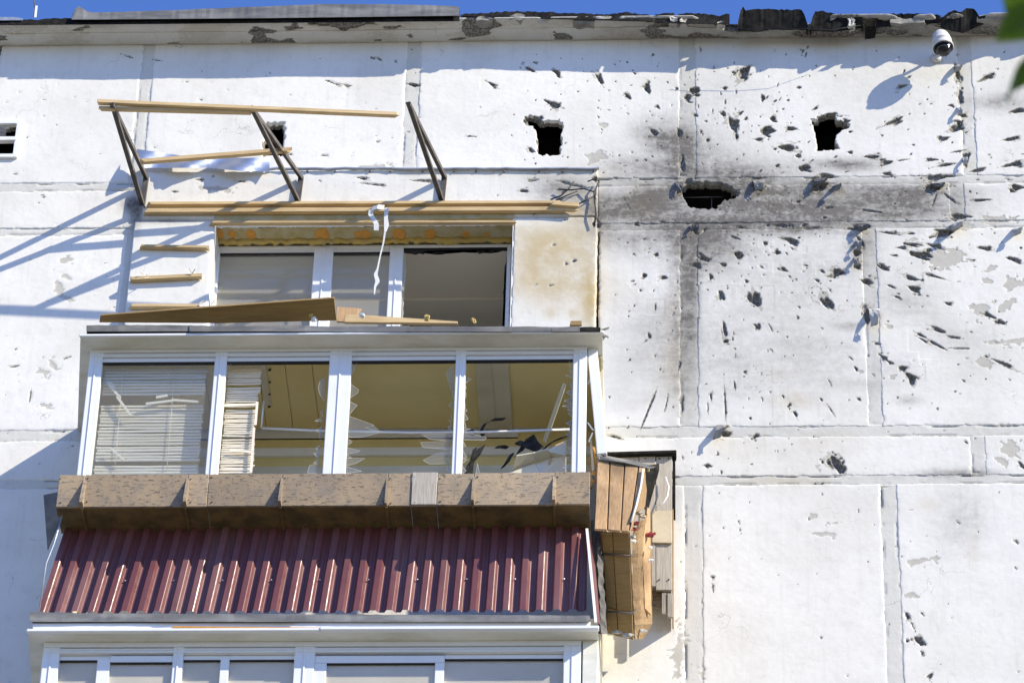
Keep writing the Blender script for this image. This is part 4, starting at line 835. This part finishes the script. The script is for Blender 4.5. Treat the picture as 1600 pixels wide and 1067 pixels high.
# flower-box fascia: boards, ribs, underside
PB = 1.50
zf1, zf0 = AZ(500, 740, PB), AZ(500, 790, PB); fb = out_for(500, 820, zf0)
PS0_ = fb - .06
seams = [90, 131, 292, 325, 440, 605, 643, 683, 740, 866, 922]
for i, (xa, xb) in enumerate(zip(seams[:-1], seams[1:])):
    dz = random.uniform(-.008, .004); pr = .012 if i == 6 else random.uniform(0, .006) + (.03 if i == 2 else 0) * 0
    box('fascia_board', AX(xa, 765, PB) + .002, AX(xb, 765, PB) - .002, -PB - pr, -PB + .02, zf0 - .002 * (i % 3), zf1 + dz, 'plank_grey' if i == 6 else 'fascia_fibre', bal, .004)
    box('bottom_board', AX(xa, 765, PB) + .002, AX(xb, 765, PB) - .002, -PB + .021, -PG + .02, zf0, zf0 + .018, 'underside_shade', bal, .003)
for xr, tw in ((131, 6), (292, 6), (440, 5), (605, 4), (740, 5), (866, 6)):
    x = AX(xr, 765, PB); o_ = .085 if xr != 605 else .05
    prism('rib', [(x - .012, -PB - .004, zf1 - .05), (x - .012, -PB - o_, zf0 + .03), (x - .012, -PB - o_, zf0 - .01), (x - .012, -PB - .004, zf0 - .012)], -tw / 230, 'fascia_fibre', bal, (1, 0, 0))
    box('rib', x - .012, x + .012, -PB + .005, -PS0_ - .03, zf0 - .018, zf0 - .0015, 'underside_shade', bal, .003)
rn = random.Random(55)
for xa in seams[:-1]:
    for y in (746, 784): lump('nail', at(xa + rn.uniform(4, 7), y + rn.uniform(-2, 2), PB + .008), .007, 'steel_dark', bal, xa + y, 1)
# step of the board right of x=325 casts its own edge
prism('side_flap', [at(68, 773, 1.30), at(97, 767, 1.40), at(99, 800, 1.40), at(74, 858, 1.25)], .01, 'flashing_dark', bal)
tube('side_trim', [at(97, 806, 1.42), at(84, 850, 1.40), at(72, 880, 1.36), at(61, 955, 1.32)], .008, 'galvanised', bal, 6)
# corrugated parapet, leaning out at the foot
PS0, PS1 = PS0_, fb + .04
zt_, zb_ = zf0 - .001, AZ(500, 957, PS1)
sx0, sx1 = AX(78, 885, 1.36), AX(917, 885, 1.36); PER = (sx1 - sx0) / 33.0
bm = bmesh.new(); prof = []
x = sx0; i = 0; rn = random.Random(21)
while x < sx1 - .01:
    k = rn.uniform(-.003, .003)
    prof += [(x + k, .036), (x + PER * .33 + k, .036), (x + PER * .37, .031), (x + PER * .50, .002), (x + PER * .53, 0), (x + PER * .68, .0), (x + PER * .685, .004), (x + PER * .71, .004), (x + PER * .715, .0), (x + PER * .86, .0)]; x += PER
prof.append((x, .036)); NR = 9; rows = []
for r in range(NR):
    u = r / (NR - 1); rows.append([bm.verts.new((px - (sx1 - px) / (sx1 - sx0) * .13 * (u - .5), -(PS0 + (PS1 - PS0) * u + d + .004 * math.sin(px * 5 + u * 4)), zt_ + (zb_ - zt_) * u)) for px, d in prof])
for r in range(NR - 1):
    for j in range(len(prof) - 1): bm.faces.new((rows[r][j], rows[r + 1][j], rows[r + 1][j + 1], rows[r][j + 1]))
sh = from_bm('corrugated_sheet', bm, 'sheet_red', bal)
for i in range(4, 33, 3):
    u = .62; c = Vector((sx0 + PER * (i + .60), -(PS0 + (PS1 - PS0) * u + .012), zt_ + (zb_ - zt_) * u)); lump('screw', c, .008, 'galvanised', sh, i, 1)
beam('side_trim', at(917, 826, 1.25), at(931, 972, 1.5), .012, .022, 'plastic_white', bal)
prism('side_sheet', [at(919, 830, 1.22), at(930, 968, 1.48), at(938, 975, 1.15), at(926, 835, 1.0)], .006, 'sheet_red', bal)
bm = bmesh.new(); rn = random.Random(31); V = []
for i in range(22):
    u = i / 21; y = 812 + u * 178; V.append([bm.verts.new(at(x + rn.uniform(-1.6, 1.6), y, pz + rn.uniform(-.015, .015))) for x, pz in ((922 + 11 * u, .95), (930 + 10 * u, 1.02), (938 + 8 * u + rn.uniform(-2, 3), .98), (941 + 8 * u, .6))])
for i in range(21):
    for j in range(3): bm.faces.new((V[i][j], V[i + 1][j], V[i + 1][j + 1], V[i][j + 1]))
from_bm('slab_edge', bm, 'concrete_soot', bal)

# boards and scraps lying on the balcony roof
def lying(label, poly, p, t, mat, cat='board', name='broken_board'):
    return tag(prism(name, [at(x, y, pp) for (x, y), pp in zip(poly, p if isinstance(p, (list, tuple)) else [p] * len(poly))], t, mat, None, None, .002), label, cat)
lying('long dark brown board leaning on the left of the balcony roof', [(155, 504), (157, 493), (330, 480), (522, 466), (526, 501), (340, 505)], [1.15, 1.22, 1.33, 1.40, 1.15, 1.15], .02, 'debris_board')
lying('short tan board end behind the long brown board on the balcony roof', [(526, 502), (526, 479), (565, 482), (556, 494), (545, 503)], 1.12, .02, 'plank_tan')
lying('thin tan lath lying along the middle of the balcony roof', [(538, 503), (540, 491), (565, 492), (640, 497), (715, 502), (715, 505)], 1.18, .03, 'batten_wood')
lying('flat brown scrap at the right end of the balcony roof', [(890, 508), (892, 501), (909, 501), (909, 508)], 1.2, .02, 'debris_board', 'scrap', 'wood_scrap')
for i, (x, y, r, m, lb) in enumerate(((667, 497, 5, 'foam_yellow', 'largest yellow foam crumb on the balcony roof'), (566, 493, 4, 'plastic_white', 'white crumb beside the tan lath on the balcony roof'), (740, 501, 4, 'foam_yellow', 'small yellow foam crumb right of the lath on the balcony roof'), (491, 499, 4, 'plastic_white', 'white crumb in front of the long brown board'), (486, 493, 3, 'foam_yellow', 'tiny yellow crumb on the face of the brown board'))):
    tag(lump('foam_crumb', at(x, y, 1.26), r / 175, m, None, i, 2), lb, 'crumb')
tw_ = thing('twisted_scrap', 'twisted grey strip torn from the right corner of the balcony roof', 'scrap')
ribbon('strip', [at(938, 520, 1.2), at(945, 528, 1.1), at(938, 535, 1.1), at(926, 540, 1.15)], .04, 'flashing_grey', tw_, .004, (.5, 0, .8)); ribbon('strip', [at(938, 516, 1.2), at(946, 514, 1.1), at(952, 512, 1.05)], .03, 'flashing_dark', tw_, .004, (.3, 0, .9)); ribbon('strip', [at(940, 522, 1.2), at(947, 525, 1.1), at(951, 527, 1.05)], .02, 'flashing_grey', tw_, .004, (.3, 0, .9))

# ------------------------------------------------------------------ lower balcony
PL = 1.50
lb = thing('enclosed_balcony', 'lower glazed balcony with grey panes under a pale painted roof edge', 'balcony', at(480, 1067, .5))
zs2 = AZ(480, 1003, PL); PE = out_for(480, 986, zs2)
gl, gr = AX(44, 986, PE), AX(934, 986, PE)
slab('soffit', [(gl, -PE), (gr, -PE), (gr + .02, -.02), (AX(60, 1140, 0), -.02)], zs2, zs2 + .02, 'soffit_white', lb)
box('drip_edge', gl - .01, AX(500, 986, PE), -PE - .02, -PE + .02, zs2 - .004, zs2 + .025, 'paint_white', lb, .005); box('drip_edge', AX(500, 986, PE) + .001, gr + .01, -PE - .028, -PE + .02, zs2 - .002, zs2 + .03, 'paint_white', lb, .005)
box('roof_fascia', gl + .03, AX(922, 980, PE), -PE + .012, -PE + .04, zs2 + .026, AZ(480, 970, PE), 'paint_white', lb, .004)
beam('rust_line', at(270, 979, PE - .005), at(575, 982, PE - .005), .01, .012, 'foam_orange', lb)
rn = random.Random(18)
for i, (xa, xb) in enumerate(((47, 250), (246, 462), (458, 690), (686, 922))):
    ya = np.interp([xa, xb], [47, 250, 500, 922], [956, 959, 959, 961]); sheet_strip('roof_flashing', [(xa, ya[0]), (xb, ya[1])], [(xa, 971), (xb, 971)], PE + .01 + .005 * (i % 2), PE - .02, 'flashing_grey', lb, 10, .5, .007, 40 + i, .005, back=.35)
zb2 = zs2 - 1.5
vp = lambda xa, xb, **k: vpost(xa, xb, 1040, lb, p=PL, z0=zb2, z1=zs2, **k)
for xa, xb in ((65, 91), (269, 285), (459, 491), (880, 908)): vp(xa, xb)
lx0, lx1 = AX(65, 1040, PL), AX(908, 1040, PL)
for za, zc, yy in ((0, .045, -.015), (.05, .075, 0), (.08, .10, -.008)): box('head_track', lx0, lx1, -PL + yy, -PL + .09, zs2 - zc, zs2 - za, 'paint_white', lb, .004)
for (xa, xb, jl, jr, dz) in ((91, 171, 0, 18, 0), (171, 269, 0, 0, .035), (285, 357, 0, 12, .0), (357, 459, 0, 0, .0), (491, 694, 17, 13, .05), (694, 880, 0, 0, .0)):
    a, c = AX(xa, 1040, PL), AX(xb, 1040, PL); off = .02 if dz == 0 else 0.0
    s = box('sash_head', a, c, -PL + .012 + off, -PL + .055 + off, zs2 - .145 - dz, zs2 - .102 - dz * .4, 'paint_white', lb, .004)
    box('gasket', a, c, -PL + .012 + off, -PL + .05 + off, zs2 - .152 - dz, zs2 - .1455 - dz, 'gasket_black', s)
    if jl: box('stile', a, a + jl / 175, -PL + .008, -PL + .055, zb2, zs2 - .146 - dz, 'paint_white', s, .004)
    if jr: box('stile', c - jr / 175, c, -PL + .008, -PL + .055, zb2, zs2 - .146 - dz, 'paint_white', s, .004)
    pane(a + jl / 175, c - jr / 175, zb2, zs2 - .152 - dz, -PL + .035 + off, lb, 'pane_lightened')  # milk layer paints the pale interior light into these panes
box('side_board', AX(910, 1040, PL), AX(934, 1040, PL), -PL - .01, -PL + .03, zb2, zs2, 'soffit_white', lb, .005); box('side_board', AX(934, 1040, PL) - .03, AX(934, 1040, PL), -PL + .031, -.03, zb2 - 1.2, zs2, 'soffit_white', lb)
box('side_board', lx0 - .02, lx0 + .005, -PL + .08, -.03, zb2 - 1.2, zs2, 'soffit_white', lb)
box('ceiling', lx0, lx1, -PL + .1, -.04, zs2 - .02, zs2 - .005, 'room_white', lb); box('rear_wall', lx0, lx1, -.03, -.012, zb2 - 1.2, zs2, 'room_white', lb)
box('sill', lx0, lx1, -PL - .03, -PL + .1, zb2 - .04, zb2, 'paint_white', lb, .005); box('parapet', lx0, lx1, -PL, -PL + .03, zb2 - 1.1, zb2 - .04, 'sheet_red', lb); box('balcony_floor', lx0, lx1, -PL, -.01, zb2 - 1.25, zb2 - 1.1, 'concrete_grey', lb)

# ------------------------------------------------------------------ timber side box torn open at the right of the balcony
gb = thing('plank_panel', 'weathered grey plank panel with a pale plywood patch beside the torn wooden box', 'plank panel', at(1035, 960, .0))
gp = .22
for i, (xa, xb, ya, yb, m, dp) in enumerate(((948, 998, 709, 900, 'plank_grey', 0), (999, 1024, 710, 916, 'plank_grey', .004), (1025, 1050, 711, 921, 'plank_grey', -.003), (1019, 1050, 798, 847, 'plywood_pale', .02), (1034, 1041, 926, 958, 'plank_grey', -.01), (1043, 1051, 926, 963, 'plank_grey', 0), (1015, 1034, 922, 950, 'fascia_fibre', -.12), (1000, 1012, 900, 960, 'plank_brown', -.1))):
    q = [at(xa, ya, gp + dp), at(xb, ya + random.uniform(-1, 1), gp + dp), at(xb, yb + random.uniform(-1, 1), gp + dp), at(xa, yb, gp + dp)]; prism('plank', q, .022, m, gb, None, .003)
for xa, ya in ((1030, 716), (1045, 716), (1030, 905), (1045, 905), (1008, 716)): lump('nail', at(xa, ya, gp + .004), .008, 'steel_dark', gb, xa, 1)
prism('tar_cap', [at(946, 706, gp + .05), at(1057, 703, gp + .05), at(1056, 707, gp + .05), at(946, 710, gp + .05)], .12, 'tar_felt', gb)
box('side_strip', AX(1050, 740, gp) + .004, AX(1055, 740, gp), -gp + .04, -.012, AZ(1053, 790, gp), AZ(1053, 709, gp), 'tar_felt', gb)
box('side_strip', AX(1050, 740, gp) + .001, AX(1050, 740, gp) + .012, -gp + .03, -.012, AZ(1053, 960, gp), AZ(1053, 792, gp), 'plank_brown', gb)
tube('cable', [at(1024, 790, gp + .06), at(1036, 787, gp + .07), at(1043, 775, gp + .07), at(1045, 760, gp + .05), at(1040, 745, gp + .04)], .006, 'plastic_white', gb, 6)
wb = thing('torn_wooden_box', 'torn-open tan wooden box hanging at the right corner of the balcony', 'wooden box', at(985, 998, .6))
pf = 1.12
T_ = [(933, 716), (953, 718), (976, 722), (998, 727), (1009, 730)]; B_ = [(928, 826), (949, 827), (970, 829), (983, 830), (988, 820)]
for i in range(4):
    g = .9
    q = [at(T_[i][0] + g, T_[i][1], pf), at(T_[i + 1][0] - g, T_[i + 1][1], pf), at(B_[i + 1][0] - g, B_[i + 1][1], pf + .12), at(B_[i][0] + g, B_[i][1], pf + .12)]
    prism('plank', q, .025, 'plank_tan', wb, None, .004)
prism('backing', [at(932, 716, pf - .03), at(1007, 729, pf - .03), at(988, 828, pf + .09), at(928, 826, pf + .09)], .01, 'plank_brown', wb)
prism('plank', [at(1006, 729, pf - .02), at(1014, 732, pf - .25), at(1008, 792, pf - .2), at(994, 800, pf + .06)], .02, 'plank_brown', wb)
prism('tar_cap', [at(934, 709, pf + .02), at(936, 717, pf + .02), at(975, 722, pf + .03), at(1012, 731, pf), at(1026, 728, pf - .3), at(990, 720, pf - .2)], .012, 'flashing_dark', wb)
prism('tar_flap', [at(1010, 728, pf - .1), at(1030, 724, pf - .35), at(1030, 735, pf - .3), at(1020, 770, pf - .3), at(1012, 800, pf - .35), at(1006, 790, pf - .2)], .01, 'tar_felt', wb)
# underside, its shade put into the darker board colour
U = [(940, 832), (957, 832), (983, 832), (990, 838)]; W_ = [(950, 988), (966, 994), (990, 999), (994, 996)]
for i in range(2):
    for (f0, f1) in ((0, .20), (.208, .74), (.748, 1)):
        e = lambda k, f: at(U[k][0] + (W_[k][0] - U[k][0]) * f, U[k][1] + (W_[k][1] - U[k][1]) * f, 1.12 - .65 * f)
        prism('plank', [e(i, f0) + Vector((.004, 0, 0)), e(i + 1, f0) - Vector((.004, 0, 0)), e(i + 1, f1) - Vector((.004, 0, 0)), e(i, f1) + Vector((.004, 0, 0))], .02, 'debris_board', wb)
prism('backing', [at(938, 831, 1.08), at(984, 831, 1.08), at(992, 997, .42), at(948, 989, .42)], .01, 'plank_brown', wb)
for y, p_ in ((865, .96), (955, .62)):
    tube('strap', [at(941 + (y - 832) * .065, y, p_ + .03), at(985 + (y - 832) * .04, y + 3, p_ + .03), at(990 + (y - 832) * .03, y - 4, p_ - .02)], .008, 'steel_dark', wb, 5)
# rough sunlit side board
bm = bmesh.new(); rn = random.Random(14); V = []
for i in range(26):
    u = i / 25; y = 812 + u * 186; xl = np.interp(y, [812, 830, 900, 998], [1002, 988, 987, 994]) + rn.uniform(-1.6, 1.6); xr = np.interp(y, [795, 815, 880, 940, 975, 998], [1016, 1014, 1017, 1019, 1019, 1006]) + rn.uniform(-.8, .8)
    p0 = 1.05 - .6 * u; V.append([bm.verts.new(at(xl, y, p0)), bm.verts.new(at(xl * .65 + xr * .35, y + rn.uniform(-1, 1), p0 + .015 - .06)), bm.verts.new(at(xl * .3 + xr * .7, y - 8 * (1 - u), p0 - .14)), bm.verts.new(at(xr, y - 14 * (1 - u), p0 - .24)), bm.verts.new(at(xr - 1, y - 14 * (1 - u), p0 - .30))])
for i in range(25):
    for j in range(4): bm.faces.new((V[i][j], V[i + 1][j], V[i + 1][j + 1], V[i][j + 1]))
from_bm('side_board', bm, 'plank_brown', wb)
prism('side_board', [at(1012, 792, .9), at(1016, 796, .85), at(1019, 930, .5), at(1018, 960, .42), at(1008, 950, .5), at(1004, 850, .8)], .02, 'plank_tan', wb)
for i, (x, y, r, m, p_) in enumerate(((934, 817, 5, 'plastic_white', 1.2), (987, 838, 6, 'galvanised', 1.05), (990, 826, 6, 'cloth_red', 1.0), (994, 818, 7, 'cloth_red', .95), (1016, 835, 8, 'cloth_red', .8), (990, 845, 5, 'plastic_white', 1.05), (1016, 855, 4, 'plastic_white', .78), (1017, 875, 5, 'plastic_white', .75), (998, 801, 6, 'plywood_pale', 1.0), (1004, 806, 5, 'plywood_pale', .95), (1010, 734, 6, 'foam_yellow', 1.05), (931, 740, 7, 'foam_orange', 1.1), (928, 752, 6, 'foam_orange', 1.1), (964, 987, 7, 'concrete_light', .5), (982, 992, 8, 'concrete_light', .5), (1005, 985, 6, 'concrete_light', .45))):
    lump('scrap', at(x, y, p_), r / 210, m, wb, i, 2, (1.1, .35, .6), .5)
tube('torn_edge', [at(1005, 733, pf + .03), at(1001, 760, pf + .05), at(994, 790, pf + .08), at(986, 815, pf + .12)], .010, 'plastic_white', wb, 6)
for x, y0, y1, m in ((923, 690, 735, 'plywood_pale'), (928, 700, 745, 'foam_orange'), (920, 715, 760, 'plank_brown')): beam('splinter', at(x, y0, 1.0), at(x + 4, y1, 1.05), .03, .02, m, wb, None, .02)
for i, (a, c) in enumerate((((918, 660), (927, 672)), ((920, 690), (926, 676)), ((919, 600), (923, 590)))): beam('splinter', at(*a, 1.05), at(*c, 1.05), .006, .012, 'plastic_white', wb, None, .0)

# ------------------------------------------------------------------ dome camera under the eaves
sc = thing('security_camera', 'white dome security camera on a curved arm under the right eaves', 'camera', at(1462, 93, 0))
lathe('base_plate', [(.055, .0), (.055, .02), (.045, .035), (.02, .045)], at(1463, 93, .0), (0, -1, 0), 'camera_shell', sc, 20)
dc = at(1472, 68, .26)
za_ = AZ(1463, 90, 0)
tube('arm', [(dc.x - .05, -.03, za_), (dc.x - .06, -.10, za_ - .005), (dc.x - .055, -.16, za_ + .01), (dc.x - .035, -.20, za_ + .05), (dc.x - .01, -.235, za_ + .09), dc + Vector((0, 0, .10))], .016, 'camera_shell', sc, 10)
axd = Vector((.12, -.02, -1)).normalized()
lathe('housing', [(0.0046, -0.1500), (0.0403, -0.1438), (0.0690, -0.1125), (0.0862, -0.0688), (0.0920, -0.0250), (0.0954, -0.0225), (0.0954, -0.0100), (0.0920, -0.0075), (0.0966, 0.0375), (0.1012, 0.0425), (0.1012, 0.0562), (0.0943, 0.0625)], dc, axd, 'camera_shell', sc, 32)
lathe('ring', [(0.0954, 0.0575), (0.0943, 0.0700), (0.0851, 0.0725), (0.0805, 0.0625)], dc, axd, 'gasket_black', sc, 32)
lathe('lens_dome', [(0.0794, 0.0562), (0.0736, 0.0938), (0.0575, 0.1225), (0.0345, 0.1400), (0.0046, 0.1475)], dc, axd, 'lens_black', sc, 28)
prism('fin', [dc + axd * .05 + Vector((.045, -.065, 0)), dc + axd * .05 + Vector((.07, -.05, 0)), dc + axd * .12 + Vector((.04, -.06, 0))], .006, 'camera_shell', sc)

# ------------------------------------------------------------------ street tree whose leaves hang into the picture, near the camera
d_leaf = (fw * FPX + rt * 790 - up * (70 - 533.5)).normalized(); LP = CAM + d_leaf * 7.0
tr = thing('broadleaf_tree', 'green leaves of a near tree hanging in at the top right corner', 'tree', (LP.x + 6.0, LP.y - 1.2, 0))
tx, ty = LP.x + 6.0, LP.y - 1.2
tube('trunk', [(tx, ty, 0), (tx + .05, ty, 1.5), (tx - .05, ty + .05, 3.2), (tx + .02, ty, 5.0), (tx, ty, 6.6)], [.16, .13, .11, .08, .03], 'bark', tr, 10)
tw0 = Vector((tx, ty, 4.7)); tw1 = LP + Vector((.32, .05, .10))
tube('branch', [tw0, tw0.lerp(tw1, .4) + Vector((0, 0, .25)), tw0.lerp(tw1, .75) + Vector((0, 0, .2)), tw1], [.05, .03, .018, .006], 'bark', tr, 7)
def leaf_mesh(L, W):
    me = bpy.data.meshes.new('leaf'); n = 8; v = []; f = []
    for i in range(n + 1):
        u = i / n; w_ = W * .5 * math.sin(math.pi * u ** .8) * (1 - .2 * u); v += [(u * L, -w_, .012 * math.sin(u * 3)), (u * L, 0, -.01 + .02 * u), (u * L, w_, .012 * math.sin(u * 3 + 1))]
    for i in range(n):
        for k in (0, 1): f.append((3 * i + k, 3 * i + 3 + k, 3 * i + 4 + k, 3 * i + 1 + k))
    me.from_pydata(v, [], f); me.materials.append(M['leaf_green']); return me
LM = [leaf_mesh(.10, .065), leaf_mesh(.12, .07), leaf_mesh(.085, .05)]
def leaf(p, d, nrm, k, name='leaf'):
    o = bpy.data.objects.new(name, LM[k]); COL.objects.link(o); o.parent = tr
    d = Vector(d).normalized(); nn = (Vector(nrm) - d * Vector(nrm).dot(d)).normalized(); s = nn.cross(d)
    o.matrix_local = Matrix.Translation(-tr.location) @ Matrix(((d.x, s.x, nn.x, p[0]), (d.y, s.y, nn.y, p[1]), (d.z, s.z, nn.z, p[2]), (0, 0, 0, 1)))
    return o
pxm = 7.0 / FPX
def near(px, py, dd=0): return CAM + (fw * FPX + rt * (px - 800) - up * (py - 533.5)).normalized() * (7.0 + dd)
leaf(near(1632, 10), near(1556, 64) - near(1632, 10), -fw, 0); leaf(near(1612, 85), near(1590, 122) - near(1612, 85), -fw + rt * .8, 2); leaf(near(1640, 60, .1), near(1600, 20) - near(1640, 60), -fw - up * .4, 1)
rn = random.Random(6)
for i in range(60):
    u = rn.random() ** 1.6; b0 = tw0.lerp(tw1, .30 + .70 * (1 - u)) + Vector((0, 0, .2)); p = b0 + Vector((rn.gauss(.12, .15), rn.gauss(0, .2), rn.gauss(.1, .22)))
    v = p - CAM; q = v.dot(fw); sx = 800 + FPX * v.dot(rt) / q; sy = 533.5 - FPX * v.dot(up) / q
    if sx < 1720 and sy < 1250 and sy > -150: continue
    leaf(p, (rn.uniform(-1, 1), rn.uniform(-1, 1), rn.uniform(-1, .2)), (rn.uniform(-1, 1), rn.uniform(-1, 1), 1), rn.randrange(3))
for i in range(260):
    p = Vector((tx + rn.gauss(.3, .6), ty + rn.gauss(0, .6), rn.uniform(4.6, 7.4)))
    v = p - CAM; q = v.dot(fw); sx = 800 + FPX * v.dot(rt) / q
    if sx < 1800: continue
    leaf(p, (rn.uniform(-1, 1), rn.uniform(-1, 1), rn.uniform(-1, .2)), (rn.uniform(-1, 1), rn.uniform(-1, 1), 1), rn.randrange(3))
SC.cycles.max_bounces = 8; SC.cycles.transparent_max_bounces = 16

tc_ = thing('torn_cable', 'dark torn cable ends and wires at the right end of the long battens', 'cable', at(900, 300, INS))
for q in ([(860, 312), (876, 306), (888, 296), (897, 284)], [(868, 314), (885, 306), (902, 299)], [(904, 319), (914, 314), (926, 308)], [(872, 296), (892, 297), (912, 295), (928, 300), (930, 312)], [(918, 284), (928, 280), (936, 283), (932, 292), (928, 306), (931, 330), (929, 352)]):
    tube('strand', [at(x, y, INS + .03 + .02 * (i % 2)) for i, (x, y) in enumerate(q)], .007, 'cable_black', tc_, 5)
